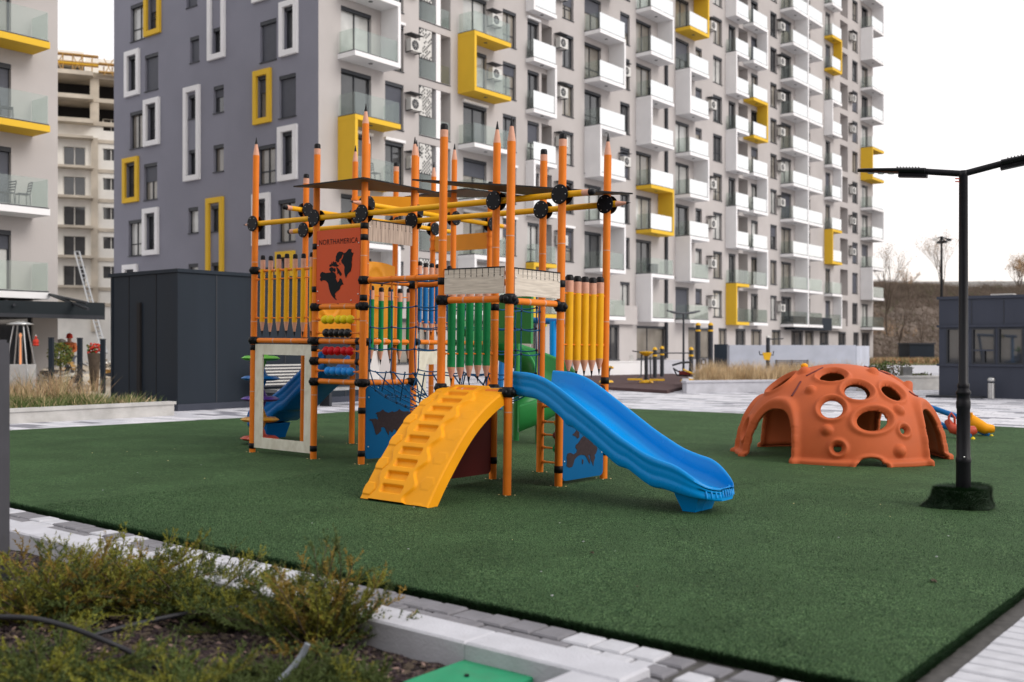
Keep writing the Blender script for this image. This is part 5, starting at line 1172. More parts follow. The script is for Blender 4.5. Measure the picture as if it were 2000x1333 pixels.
for i, h in enumerate(hk):
    mb = MB(); mb.boxf(kk_, h[0], h[1], -.1, -.09, h[2], h[3], 'pane'); o = part('window', mb, KS); m2 = MB()
    for a, b_, c, d in ((h[0], h[1], h[2], h[2] + .05), (h[0], h[1], h[3] - .05, h[3]), (h[0], h[0] + .05, h[2] + .05, h[3] - .05), (h[1] - .05, h[1], h[2] + .05, h[3] - .05)): m2.boxf(kk_, a, b_, -.085, .02, c, d, 'frame')
    if i == 1:
        zz = kz(683); m2.boxf(kk_, h[0] + .05, h[1] - .05, -.085, .02, zz - .05, zz, 'kiosk'); mm_ = (h[0] + h[1]) / 2; m2.boxf(kk_, mm_ - .04, mm_ + .04, -.085, .02, h[2] + .05, zz - .05, 'frame')
    sub('frame', m2, o, KS)
    m3 = MB()
    for j in range(9):
        if i in (0, 2): z_ = h[2] + .1 + j * .1; m3.boxf(kk_, h[0] + .08, h[1] - .08, -.2, -.19, z_, z_ + .05, 'curtain')
    if m3.f: sub('blind', m3, o, KS)
for y_, th_ in ((583, .09), (638, .07), (713, .07)):
    mb = MB(); mb.boxf(kk_, -.06, 9, .0, .05, kz(y_) - th_ / 2, kz(y_) + th_ / 2, 'kiosk'); part('trim', mb, KS)
for px_ in (1897, 1960):
    mb = MB(); mb.boxf(kk_, kt(px_), kt(px_) + .02, .0, .012, kz(633), kz(588), 'frame'); part('seam', mb, KS)
mb = MB(); mb.boxf(kk_, kt(1925), kt(1970), -1.0, -.6, kz(582), kz(576), 'stee2'); part('roof_unit', mb, KS)
mb = MB(); mb.boxf(kk_, -.3, 1.4, -.2, .4, -.02, .05, 'frame'); part('doorstep', mb, KS)
pb = gp(1936, 779, 0)
BN2 = thing('litter_bin', pb, 'slim brushed steel litter bin with domed top beside the kiosk', 'bin')
mb = MB(); mb._lathe([(.105, 0), (.105, .48)], pb, V((0, 0, 1)), 'stee2', 18, True); part('body', mb, BN2)
mb = MB(); mb._lathe([(.03, .48), (.03, .53)], pb, V((0, 0, 1)), 'black', 10, True); mb._lathe([(.10, .53), (.115, .56), (.11, .62), (.06, .66), (0, .67)], pb, V((0, 0, 1)), 'stee2', 18, True); part('lid', mb, BN2)

# ------------------------------------------------------------------ dome climber
DC = V((4.87, 15.5, 0)); DC.z = gz(DC.x, DC.y) + TH - .01; RR, HH = 1.45, 1.385; FA = R(-93)
DM = thing('dome_climber', DC, 'orange hollow plastic dome climber full of round holes standing on the turf', 'play dome')
def dray(px, py):
    d = V(((px - 1000) / F, 1, -(py - HZ) / F)); o = V((0, 0, EYE)) - DC; sc3 = V((1 / RR, 1 / RR, 1 / HH))
    dd = V((d.x * sc3.x, d.y * sc3.y, d.z * sc3.z)); oo = V((o.x * sc3.x, o.y * sc3.y, o.z * sc3.z))
    a = dd.dot(dd); b = 2 * dd.dot(oo); c = oo.dot(oo) - 1; q = b * b - 4 * a * c
    t = (-b - math.sqrt(max(q, 0))) / (2 * a); p = oo + dd * t; return math.atan2(p.y, p.x), math.asin(max(-1, min(1, p.z)))
def dexit(px, py):
    d = V(((px - 1000) / F, 1, -(py - HZ) / F)); o = V((0, 0, EYE)) - DC; sc3 = V((1 / RR, 1 / RR, 1 / HH))
    dd = V((d.x * sc3.x, d.y * sc3.y, d.z * sc3.z)); oo = V((o.x * sc3.x, o.y * sc3.y, o.z * sc3.z))
    a = dd.dot(dd); b = 2 * dd.dot(oo); c = oo.dot(oo) - 1; t = (-b + math.sqrt(max(b * b - 4 * a * c, 0))) / (2 * a); p = oo + dd * t; return math.atan2(p.y, p.x), math.asin(max(-1, min(1, p.z)))
HO = []   # (az, phi, ra, rp, rot, rim)
for px, py, ra, rp, rot in ((1624, 797, .15, .15, 0), (1706, 820, .225, .155, .22), (1675, 762, .18, .165, .2), (1625, 733, .17, .16, 0), (1743, 765, .17, .15, .5), (1636, 876, .055, .055, 0), (1765, 841, .04, .04, 0)):
    a, p = dray(px, py); HO.append((a, p, ra, rp, rot))
base_h = list(HO)
for px, py, r_ in ((1622, 800, .20), (1672, 766, .17)): HO.append((*dexit(px, py), r_, r_, 0))
HO += [(R(-179), .93, .22, .22, 0), (R(-3), .95, .2, .2, 0), (R(-179), .30, .09, .12, 0), (R(87), .4, .17, .17, 0)]
BU = [dray(*q) + (r,) for *q, r in ((1583, 762, .085), (1615, 840, .085), (1756, 802, .09), (1758, 881, .10), (1705, 727, .09), (1571, 726, .10), (1776, 757, .09))]
OPN = [R(-150), R(-36), R(30), R(144)]; HW = R(17); OH = .56
def wrap(a): return (a + math.pi) % (2 * math.pi) - math.pi
def hd(az, ph, h):
    x = wrap(az - h[0]) * math.cos(h[1]) * RR; y = (ph - h[1]) * RR; c, s_ = math.cos(h[4]), math.sin(h[4]); return math.hypot((x * c + y * s_) / h[2], (-x * s_ + y * c) / h[3])
def od(az, ph, a0): 
    return math.sqrt((abs(wrap(az - a0)) / HW) ** 2.6 + (max(ph, 0) / OH) ** 2.6)
cutp = wrap(FA + R(2)); CW, CH = .2, .13
def cd(az, ph): return math.hypot(wrap(az - cutp) * RR / CW, ph * RR / CH)
NA_, NP = 540, 110
az_ = [[0] * NP for _ in range(NA_)]; ph_ = [[0] * NP for _ in range(NA_)]
for i in range(NA_):
    for j in range(NP): az_[i][j] = wrap(2 * math.pi * i / NA_); ph_[i][j] = math.pi / 2 * j / (NP - 1) * .985
def which(az, ph):
    for h in HO:
        if abs(ph - h[1]) < .35 and hd(az, ph, h) < 1: return ('h', h)
    for a in OPN:
        if ph < OH and od(az, ph, a) < 1: return ('o', a)
    if cd(az, ph) < 1: return ('c', 0)
rem = {}; faces = []
for i in range(NA_):
    for j in range(NP - 1):
        i2 = (i + 1) % NA_; a = az_[i][j] + math.pi / NA_; p = (ph_[i][j] + ph_[i][j + 1]) / 2; w_ = which(a, p)
        if w_:
            for v in ((i, j), (i2, j), (i2, j + 1), (i, j + 1)): rem[v] = w_
        else: faces.append(((i, j), (i2, j), (i2, j + 1), (i, j + 1)))
used = set(v for f in faces for v in f)
for (i, j), (k, h) in rem.items():
    if (i, j) not in used: continue
    az, ph = az_[i][j], ph_[i][j]
    if k == 'h': d = hd(az, ph, h); az_[i][j] = h[0] + wrap(az - h[0]) / d; ph_[i][j] = h[1] + (ph - h[1]) / d
    elif k == 'o': d = max(od(az, ph, h), .2); az_[i][j] = h + wrap(az - h) / d; ph_[i][j] = ph / d if j else 0
    else: d = max(cd(az, ph), .2); az_[i][j] = cutp + wrap(az - cutp) / d; ph_[i][j] = ph / d if j else 0
def disp(az, ph):
    h = 0
    for q_ in HO:
        if abs(ph - q_[1]) < .5:
            d = (hd(az, ph, q_) - 1) * min(q_[2], q_[3])
            if d < .12: h = max(h, .036 * math.exp(-((d - .055) / .03) ** 2)) if d > .0 else h; h -= .035 * math.exp(-(d / .03) ** 2)
    for a in OPN:
        if ph < 1.0:
            d = (od(az, ph, a) - 1) * .5
            if -.1 < d < .28:
                h = max(h, .075 * math.exp(-((d - .10) / .075) ** 2)); z = HH * math.sin(ph)
                if .18 < z < .55 and .0 < d < .16: h -= .013 * (.5 + .5 * math.cos(z * 2 * math.pi / .04)) * (1 if (z % .2) < .11 else 0)
    c = cd(az, ph)
    if c < 2.2: h = max(h, .035 * math.exp(-(((c - 1) * .15 - .03) / .022) ** 2))
    for a, p, r in BU:
        x = wrap(az - a) * math.cos(p) * RR; y = (ph - p) * RR; d = math.hypot(x, y) / r
        if d < 1.3: h += .07 * max(0, 1 - d * d) ** .8 if d < 1 else 0
    return h
def dpos(az, ph):
    z = HH * math.sin(ph); h = disp(az, ph); r = RR * math.cos(ph); zf = 1.0
    if z < .10: h += .065 * min(1, (.10 - z) / .03)
    if ph > 1.25: z = HH * math.sin(1.25) + (z - HH * math.sin(1.25)) * .9
    n = V((math.cos(az) * math.cos(ph) / RR, math.sin(az) * math.cos(ph) / RR, math.sin(ph) / HH)).normalized()
    if z < .10: n = V((math.cos(az), math.sin(az), 0))
    return DC + V((r * math.cos(az), r * math.sin(az), z)) + n * h
idx = {}; mb = MB(); vs = []
for v in used: idx[v] = len(vs); vs.append(dpos(az_[v[0]][v[1]], ph_[v[0]][v[1]]))
mb.add(vs, [tuple(idx[v] for v in f) for f in faces], 'dome', True)
cap = [(i, NP - 1) for i in range(NA_) if (i, NP - 1) in idx]
mb.v.append(DC + V((0, 0, dpos(0, ph_[0][NP - 1]).z - DC.z))); ci = len(mb.v) - 1
for a_, b_ in zip(cap, cap[1:] + cap[:1]): mb.f.append([idx[a_], idx[b_], ci]); mb.m.append(0); mb.s.append(True)
o = part('shell', mb, DM)
md = o.modifiers.new('thickness', 'SOLIDIFY'); md.thickness = .055; md.offset = -1
mb = MB()
for q0, q1 in (((1547, 775), (1564, 746)), ((1575, 735), (1607, 719)), ((1718, 716), (1755, 738)), ((1775, 765), (1790, 778))):
    pts = []
    for t in (0, .5, 1):
        a, p = dray(q0[0] + (q1[0] - q0[0]) * t, q0[1] + (q1[1] - q0[1]) * t); pts.append(dpos(a, p))
    mb.tube(pts, .017, 'maroon', 6)
part('panel_seam', mb, DM)
a, p = dray(1571, 722); mb = MB(); mb.ball(dpos(a, p) + V((0, 0, .05)), .055, 'climb', 12, (1, 1, .8)); part('yellow_knob', mb, DM)

# ------------------------------------------------------------------ street lamp with turf-wrapped foot
LP = gp(1883, 975, -.03); lx, ly = 4.56, 10.5; lz = gz(lx, ly) + TH
LM = thing('street_lamp', (lx, ly, lz), 'dark double-arm street lamp standing on the turf at the right', 'street lamp')
c = V((lx, ly, lz)); up = V((0, 0, 1))
def lzp(y): return EYE + (HZ - y) * ly / F - lz
mb = MB(); mb._lathe([(.072, 0), (.070, lzp(905)), (.074, lzp(903)), (.074, lzp(895)), (.067, lzp(893)), (.063, lzp(800)), (.068, lzp(797)), (.070, lzp(785)), (.065, lzp(783)), (.062, lzp(772)), (.072, lzp(770)), (.072, lzp(765)), (.052, lzp(760)), (.058, lzp(757)), (.058, lzp(750)), (.046, lzp(748)), (.042, lzp(345)), (.045, lzp(344)), (.045, lzp(334)), (0, lzp(333))], c, up, 'lampm', 28, True); part('pole', mb, LM)
mb = MB(); mb._lathe([(.009, 0), (.009, .004), (0, .005)], c + V((-.02, -.062, lzp(892))), V((0, -1, 0)), 'steel', 8, True)
for i in range(2): mb.tube([c + V((-.05, -.02, lzp(350) - .0 - i * .03)), c + V((-.09, -.02, lzp(350) - i * .03))], .006, 'redpl', 6)
part('pole_bolts', mb, LM)
topc = c + V((0, 0, lzp(340)))
for s_, L_ in ((-1, 1), (1, 1)):
    d = V((.885 * s_, -.5 * s_, .10 if s_ < 0 else .16)).normalized(); sd = d.cross(up).normalized(); u2 = sd.cross(d)
    def hf(t, o_, z_): return topc + d * t + sd * o_ + u2 * z_
    mb = MB(); mb.tube([hf(0, 0, 0), hf(.42, 0, .02)], .032, 'lampm', 14); o = part('arm', mb, LM)
    m2 = MB(); n = 14
    def hs(i, j):
        t = .36 + .68 * i / n; w = .105 * math.sin(math.pi * min(1, .28 + .72 * i / n)) ** .45 + .012; th = .034 * (1 - .45 * i / n); a = 2 * math.pi * j / 12; return hf(t, w * math.cos(a), .02 + th * math.sin(a))
    m2.add([hs(i, j) for i in range(n + 1) for j in range(12)], [(i * 12 + j, i * 12 + (j + 1) % 12, (i + 1) * 12 + (j + 1) % 12, (i + 1) * 12 + j) for i in range(n) for j in range(12)], 'lampm', True); m2.add([hs(0, j) for j in range(12)], [tuple(range(12))], 'lampm'); m2.add([hs(n, j) for j in range(12)], [tuple(range(12))[::-1]], 'lampm')
    for i in range(8): m2.boxf(hf, .42 + i * .03, .428 + i * .03, -.07, .07, .045, .056, 'lampm')
    m2.boxf(hf, .34, .62, -.045, .045, -.045, -.01, 'lampm')
    ho = part('lamp_head', m2, LM)
    for k_, t in enumerate((.70, .80, .90)): m3 = MB(); m3._lathe([(.035, .0), (.03, -.008), (0, -.012)], hf(t, 0, -.006), u2, 'ac', 12, True); sub('lens', m3, ho, LM)
# mound
mb = MB(); random.seed(4)
def mf(i, j):
    a = 2 * math.pi * i / 90; v = j / 16; k = 1 / (abs(math.cos(a + .4)) ** 2.6 + abs(math.sin(a + .4)) ** 2.6) ** (1 / 2.6)
    rr = .30 * k * (1 - .16 * v) * (1 if v < .7 else math.sqrt(max(0, 1 - ((v - .7) / .3) ** 2)) * .85 + .15) + (.10 * max(0, math.cos(a - math.pi)) ** 6 * (1 - v) ** 3)
    if v >= .999: rr = .05
    P_ = V((lx + rr * math.cos(a) - .02, ly + rr * .8 * math.sin(a), lz + .185 * min(1, v / .75) + .012 * noise.noise(V((a * 2, v * 4, 0))) + (.03 * max(0, math.cos(a - .6)) ** 3) * v)); return P_ + V((noise.noise(P_ * 9), noise.noise(P_ * 9 + V((5, 0, 0))), 0)) * .02
mb.grid(mf, 90, 17, 'bladedark', True, True)
tm = solo('turf_wrap', mb, 'piece of artificial turf wrapped around the foot of the dark street lamp', 'turf cover'); mb = MB()
for q_ in range(9000):
    i = random.randrange(90); j = random.choice([0, 1, 2, 3, 4, 5, 6, 7, 8, 9, 10, 11, 12, 13, 14, 15]); p0 = mf(i + random.random(), min(j + random.random(), 15.9)); a = math.atan2(p0.y - ly, p0.x - lx); nn = V((math.cos(a), math.sin(a), .4 + j * .05)) * random.uniform(.012, .038) + V((random.uniform(-.012, .012), random.uniform(-.008, .008), random.uniform(-.01, .01)))
    w = V((-math.sin(a), math.cos(a), 0)) * .003; mb.v += [p0 - w, p0 + w, p0 + nn]; k = len(mb.v); mb.f.append([k - 3, k - 2, k - 1]); mb.m.append(0); mb.s.append(False)
mb.mi('blade'); o = build('turf_pile', mb); o.parent = tm; prop(o, kind='stuff')

# ------------------------------------------------------------------ seesaw toy behind the dome
SW = thing('seesaw', gp(1890, 850), 'low blue seesaw with red and yellow seats behind the dome and the lamp', 'seesaw')
mb = MB(); mb.tube([at(1815, 795, 20.0), at(1900, 825, 19.3)], .05, 'bluep', 12); mb.tube([at(1822, 823, 18.8), at(1882, 848, 18.4), at(1895, 853, 18.3)], .05, 'bluep', 12); mb.tube([at(1900, 835, 19.2), at(1932, 852, 18.9)], .045, 'bluep', 12); part('beam', mb, SW)
mb = MB(); mb.tube([at(1850, 822, 18.6), at(1860, 838, 18.5), at(1890, 844, 18.4), at(1905, 840, 18.4)], [.06, .09, .11, .07], 'redpl', 12); mb.tube([at(1855, 835, 18.5), at(1853, 815, 18.5), at(1858, 807, 18.5), at(1864, 815, 18.5), at(1866, 838, 18.5)], .022, 'redpl', 8); part('seat', mb, SW)['label'] = 'red seat with a handle'
mb = MB(); mb.tube([at(1895, 815, 19.0), at(1905, 828, 18.9), at(1925, 838, 18.8), at(1940, 838, 18.8)], [.07, .12, .10, .07], 'climb', 12); mb.tube([at(1897, 826, 18.9), at(1897, 806, 18.9)], .03, 'climb', 8); part('seat', mb, SW)['label'] = 'yellow seat'
for q_ in ((1900, 858, 18.3), (1936, 853, 18.9)): mb = MB(); mb.ball(at(*q_), .042, 'yelb', 12); part('end_cap', mb, SW)

# ------------------------------------------------------------------ planters, walls, plaza furniture
def wallseg(name, A, B, z0, z1, th, m, label=None, cat='wall', lip=0.0, lipm=None):
    A = V((A[0], A[1], 0)); B = V((B[0], B[1], 0)); d = (B - A).normalized(); n = V((-d.y, d.x, 0))
    f = lambda t, o_, z: A + d * t + n * o_ + V((0, 0, z)); L = (B - A).length; r = thing(name, A, label, cat)
    mb = MB(); mb.boxf(f, 0, L, 0, th, z0, z1, m); part('wall', mb, r)
    if lip: mb = MB(); mb.boxf(f, -lip, L + lip, -lip, th + lip, z1 + .002, z1 + .07, lipm or m); part('coping', mb, r)
    return r, f, L
# left planter
pa = V((-7.93, 24.4, 0)); 
f_ = lambda t: pa + D2 * t
wallseg('planter_wall', f_(-8.5), f_(0), -.1, .25, .25, 'conc', 'low concrete planter wall with rounded coping along the left plaza', 'planter', .035)
e1 = f_(0); e2 = e1 + D1 * 4; wallseg('planter_wall', e1 + D1 * .25, e2, -.1, .243, .22, 'conc', 'short concrete return of the left planter beside the dark box', 'planter')
mb = MB(); q0 = f_(-8.5) + D1 * .2; q1 = f_(-.2) + D1 * .2; mb.add([q0 + V((0, 0, .12)), q1 + V((0, 0, .12)), q1 + D1 * 12 + V((0, 0, .12)), q0 + D1 * 12 + V((0, 0, .12))], [(3, 2, 1, 0)], 'hill'); struct('planter_soil', mb)
def tuft(mb, c, n, h, spread, mats, w=.006, lean=.35):
    for i in range(n):
        a = random.uniform(0, 6.283); r = abs(random.gauss(0, spread)); b0 = c + V((r * math.cos(a), r * math.sin(a), 0)); hh = h * random.uniform(.55, 1.1)
        a2 = a + random.uniform(-.8, .8); le = V((math.cos(a2), math.sin(a2), 0)) * hh * random.uniform(.05, lean); m1_ = b0 + le * .35 + V((0, 0, hh * .6)); tp = b0 + le + V((0, 0, hh)); sd = V((-math.sin(a2 + 1), math.cos(a2 + 1), 0)) * w
        m = mats[random.randrange(len(mats))]; mb.add([b0 - sd, b0 + sd, m1_ + sd * .7, m1_ - sd * .7, tp], [(0, 1, 2, 3), (3, 2, 4)], m)
random.seed(12); mb = MB()
for i in range(420):
    t = random.uniform(-8.2, -.3); u = random.uniform(.35, 3.0); tuft(mb, f_(t) + D1 * u + V((0, 0, .16)), 30, random.uniform(.22, .42), .16, ['gr2', 'gr2', 'gr2', 'gr2', 'gr1'], .008, .9)
prop(build('planter_grass', mb), 'green grass growing behind the left planter wall', 'grass', kind='stuff')
mb = MB()
for i in range(210):
    t = random.uniform(-8.2, -.6); u = random.uniform(2.2, 8.5); tuft(mb, f_(t) + D1 * u + V((0, 0, .12)), 60, random.uniform(.45, 1.05), .12, ['gr1', 'gr3', 'gr3', 'gr1', 'gr2'], .007, .6)
tuft(mb, f_(-.9) + D1 * .6 + V((0, 0, .12)), 120, .32, .1, ['gr3', 'gr2', 'gr1'], .007, .8)
prop(build('ornamental_grass', mb), 'dry tan ornamental grass clumps in the left planter', 'grass', kind='stuff')
# rubble / terrace behind
mb = MB(); random.seed(31)
def rub(i, j): x = -21 + i * .35; y = 31.5 + j * .55; return V((x, y, -.25 if j == 0 else .10 + .35 * (1 / (1 + math.exp(-(y - 37)))) + .55 * noise.noise(V((x * .5, y * .5, 1))) * (1 if y > 38 else .3) + .12 * noise.noise(V((x * 3, y * 3, 1)))))
mb.grid(rub, 34, 30, 'rawc'); o = struct('rubble_ground', mb)
for i, (px, y0, y1) in enumerate(((100, 661, 712), (156, 662, 725), (201, 664, 712))):
    Y = 33; b0 = at(px, y0, Y); mb = MB(); w = 4 * Y / F
    mb.box(b0.x - w, b0.x + w, Y - w, Y + w, 0, b0.z, 'box'); mb.box(b0.x - w - .01, b0.x + w + .01, Y - w - .01, Y + w + .01, b0.z + .001, b0.z + .03, 'frame')
    solo('bollard_post', mb, ['square grey post in front of the pillar left of the person', 'square grey post between the person and the red flower pot', 'square grey post against the edge of the dark box'][i], 'post', 'grey posts behind the left planter')
mb = MB(); random.seed(61)
for i in range(420):
    x = random.uniform(-17, -12.6); y = random.uniform(35.5, 42); zb_ = .35 + .35 * (1 / (1 + math.exp(-(y - 37)))); s_ = random.uniform(.06, .28); c_ = V((x, y, zb_ + random.uniform(-.1, .25) + .35 * max(0, noise.noise(V((x * .7, y * .7, 3))))))
    pts = [c_ + V((random.uniform(-1, 1), random.uniform(-1, 1), random.uniform(-.6, .6))) * s_ for _ in range(6)]
    mb.add(pts, [(0, 1, 2), (0, 2, 3), (0, 3, 4), (0, 4, 1), (5, 2, 1), (5, 3, 2), (5, 4, 3), (5, 1, 4)], random.choice(['rawc', 'conc', 'insul', 'scaf' if random.random() < .3 else 'rawc', 'pillar']))
prop(build('rubble', mb), 'pale building rubble heaped beyond the left planter', 'rubble', kind='stuff')
# patio heater
HC = gp(40, 735, .1); HC = V(((40 - 1000) * 31 / F, 31, .05)); HT = thing('patio_heater', HC, 'lit pyramid patio heater with glass tube in front of the left shop', 'heater')
zz = lambda y: EYE + (HZ - y) * 31 / F
for sx, sy in ((-1, -1), (1, -1), (1, 1), (-1, 1)):
    mb = MB(); mb.tube([HC + V((.36 * sx, .3 * sy, zz(738) - HC.z)), HC + V((.14 * sx, .12 * sy, zz(634) - HC.z))], .022, 'stee2', 6); part('leg', mb, HT)
mb = MB(); mb._lathe([(.0, 0), (.37, -.03), (.38, 0), (.1, .08), (0, .09)], V((HC.x, HC.y, zz(633))), up, 'stee2', 16, True); part('hood', mb, HT)
mb = MB(); mb._lathe([(.06, .7), (.06, zz(650))], V((HC.x, HC.y, 0)), up, 'hglass', 12, True); part('glass_tube', mb, HT)
fl = bpy.data.materials.new('flame'); fl.use_nodes = True; fb = fl.node_tree.nodes['Principled BSDF']; fb.inputs['Base Color'].default_value = (.8, .3, .1, 1); fb.inputs['Emission Color'].default_value = (1, .32, .12, 1); fb.inputs['Emission Strength'].default_value = 0.5; M['flame'] = fl
mb = MB(); mb._lathe([(.02, .75), (.035, 1.2), (.02, zz(660)), (.05, zz(655)), (.0, zz(650))], V((HC.x, HC.y, 0)), up, 'flame', 8, True); part('flame', mb, HT)
mb = MB(); mb.box(HC.x - .34, HC.x + .34, HC.y - .28, HC.y + .28, .0, zz(712), 'conc'); part('base_cabinet', mb, HT)
# red ornament and flower pot
mb = MB(); q_ = at(70, 668, 34.5); mb.ball(q_, .10, 'redcloth', 10, (1, 1, 1.1)); mb.ball(q_ + V((0, 0, .15)), .045, 'redcloth', 8); mb.ball(q_ + V((0, 0, .2)), .03, 'ac', 8); mb.ball(q_ - V((0, 0, .1)), .11, 'redcloth', 8, (1.1, 1, .4))
solo('hanging_ornament', mb, 'small red hanging ornament with white bobble in the left shop window', 'ornament')
mb = MB(); q_ = at(184, 690, 34); 
PT = thing('flower_pot', V((q_.x, q_.y, .2)), 'brown pot of bright red flowers behind the planter beside the dark box', 'plant pot')
mb._lathe([(0, .12), (.12, .12), (.17, q_.z - .35), (.22, q_.z)], V((q_.x, q_.y, 0)), up, 'bark', 12, True); part('pot', mb, PT)
mb = MB(); random.seed(2)
for i in range(60): mb.ball(q_ + V((random.uniform(-.2, .2), random.uniform(-.15, .15), random.uniform(.0, .3))), .045, 'redcloth' if i % 3 else 'gr2', 6)
part('flowers', mb, PT)
# shrub by the person
def leafball(mb, c, r, n, mats, s=.05, sq=(1, 1, 1)):
    for i in range(n):
        d = V((random.gauss(0, 1), random.gauss(0, 1), random.gauss(0, 1))).normalized() * r * random.uniform(.45, 1) ** .6; d = V((d.x * sq[0], d.y * sq[1], d.z * sq[2])); p_ = c + d
        a = V((random.uniform(-1, 1), random.uniform(-1, 1), random.uniform(-1, 1))).normalized() * s; b = a.cross(V((random.uniform(-1, 1), random.uniform(-1, 1), random.uniform(-1, 1)))).normalized() * s * .5
        mb.add([p_ - a, p_ + b, p_ + a, p_ - b], [(0, 1, 2, 3)], mats[random.randrange(len(mats))])
random.seed(8)
q_ = at(118, 692, 35); SH = thing('shrub', V((q_.x, q_.y, .2)), 'small dark green round shrub left of the person in red', 'shrub')
mb = MB(); leafball(mb, q_, .42, 900, ['jun2', 'gr2', 'jun1'], .05); part('foliage', mb, SH); mb = MB(); mb.tube([V((q_.x, q_.y, .1)), q_], .03, 'bark', 6); part('stem', mb, SH)
# person
PX = at(136, 655, 40); pz = PX.z - 1.75; PO = V((PX.x, PX.y, pz))
PE = thing('person', PO, 'person in red cap and orange jacket carrying a white sack beyond the left planter', 'person')
def skinmesh(name, verts, edges, rads, m, parent, root, levels=2):
    me = bpy.data.meshes.new(name); me.from_pydata([tuple(v) for v in verts], edges, []); o = bpy.data.objects.new(name, me); COL.objects.link(o)
    o.parent = parent; me.materials.append(M[m]); sk = o.modifiers.new('skin', 'SKIN'); sk.use_smooth_shade = True
    for i, r in enumerate(rads): me.skin_vertices[0].data[i].radius = (r, r)
    me.skin_vertices[0].data[0].use_root = True; ss = o.modifiers.new('sub', 'SUBSURF'); ss.levels = levels; ss.render_levels = levels
    return o
bv = [(0, 0, .95), (0, 0, 1.18), (0, 0, 1.40), (0, 0, 1.50), (0, -.02, 1.60), (0, -.01, 1.70), (.19, 0, 1.40), (.26, -.1, 1.15), (.12, -.28, 1.12), (-.19, 0, 1.40), (-.27, -.12, 1.2), (-.2, -.2, 1.4), (.10, 0, .88), (.12, -.05, .48), (.12, .03, .05), (-.10, 0, .88), (-.12, .03, .48), (-.12, .06, .05), (.12, -.1, .04), (-.12, -.08, .04)]
be = [(0, 1), (1, 2), (2, 3), (3, 4), (4, 5), (2, 6), (6, 7), (7, 8), (2, 9), (9, 10), (10, 11), (0, 12), (12, 13), (13, 14), (0, 15), (15, 16), (16, 17), (14, 18), (17, 19)]
brd = [.15, .14, .15, .06, .09, .08, .07, .05, .035, .07, .05, .035, .09, .065, .05, .09, .065, .05, .04, .04]
skinmesh('body', bv, be, brd, 'skin', PE, PE)
jv = bv[:3] + [(.19, 0, 1.40), (.27, -.1, 1.15), (.16, -.22, 1.12), (-.19, 0, 1.40), (-.28, -.12, 1.2), (-.21, -.18, 1.36), (0, 0, 1.46)]
skinmesh('jacket', jv, [(0, 1), (1, 2), (2, 3), (3, 4), (4, 5), (2, 6), (6, 7), (7, 8), (2, 9)], [.18, .17, .18, .09, .07, .055, .09, .07, .055, .08], 'oracloth', PE, PE)
tv = [(0, 0, .92), (.10, 0, .85), (.12, -.05, .48), (.12, .03, .10), (-.10, 0, .85), (-.12, .03, .48), (-.12, .06, .10)]
skinmesh('trousers', tv, [(0, 1), (1, 2), (2, 3), (0, 4), (4, 5), (5, 6)], [.165, .11, .08, .07, .11, .08, .07], 'jeans', PE, PE)
mb = MB(); mb._lathe([(.115, 1.64), (.12, 1.68), (.105, 1.77), (.05, 1.82), (0, 1.83)], V((0, -.01, 0)), up, 'redcloth', 14, True); mb._lathe([(.118, 1.63), (.127, 1.65), (.118, 1.67)], V((0, -.01, 0)), up, 'redcloth', 14, True)
mb.box(-.07, .07, -.20, -.1, 1.65, 1.665, 'redcloth'); o = build('cap', mb, PE)
mb = MB(); mb.ball(PO + V((-.36, .05, 1.38)), .26, 'ac', 14, (1, .8, .9)); mb.tube([PO + V((-.2, -.18, 1.42)), PO + V((-.3, -.05, 1.5))], [.03, .1], 'ac', 8)
solo('sack', mb, 'white sack over the shoulder of the person in the red cap', 'sack')
# base under the rubble
# right planter with straw grass
rp, rf, RL = wallseg('planter_wall', (6.05, 36.0), (12.6, 38.0), -.1, .36, .3, 'concw', 'pale planter wall in front of the straw grass behind the dome', 'planter', .04)
rp2, rf2, RL2 = wallseg('planter_wall', (12.62, 38.006), (16.9, 39.3), -.1, .45, .3, 'conc', 'grey planter wall between the dome and the dark kiosk', 'planter', .03)
mb = MB(); mb.add([V((6.2, 36.3, .22)), rf(RL + 4, .3, .22), rf(RL + 4, 5.5, .22), V((7.1, 41.5, .22))], [(0, 1, 2, 3)], 'mulch'); struct('planter_soil', mb)
wallseg('planter_wall', (6.22, 36.4), (7.05, 41.5), -.1, .355, .25, 'concw', 'pale side wall of the straw grass planter beside the outdoor gym', 'planter')
random.seed(14); mb = MB()
for i in range(260):
    t = random.uniform(.3, RL + .6); u = random.uniform(.5, 3.6); c_ = rf(t, u, .22)
    if c_.x / c_.y < .181: continue
    tuft(mb, c_, 52, random.uniform(.45, .95) * (1 if t > 1 else .7), .15, ['gr1', 'gr1', 'gr1', 'gr3'], .007, .5)
prop(build('straw_grass', mb), 'pale straw coloured ornamental grass behind the dome', 'grass', kind='stuff')
random.seed(15)
for i, (px, py, r, mt, lb) in enumerate(((1712, 727, .42, 'jun2', 'thin dark leafy shrub nearest the straw grass beyond the dome'), (1745, 722, .5, 'gr2', 'tallest open leafy shrub beyond the top of the dome'), (1775, 741, .34, 'gr2', 'low green shrub in the planter right of the dome top'), (1803, 741, .36, 'jun2', 'low dark shrub next to the kiosk corner'))):
    q_ = at(px, py, 40); sh = thing('shrub', V((q_.x, q_.y, .2)), lb, 'shrub', 'shrubs in the planter beyond the dome')
    mb = MB(); leafball(mb, q_, r, 420, [mt, 'gr2', 'twig'], .06, (1.5, 1, .7)); part('foliage', mb, sh); mb = MB()
    for k in range(6): mb.tube([V((q_.x, q_.y, .2)), q_ + V((random.uniform(-r, r), random.uniform(-.2, .2), random.uniform(0, r * .7)))], .014, 'twig', 5)
    part('stem', mb, sh)
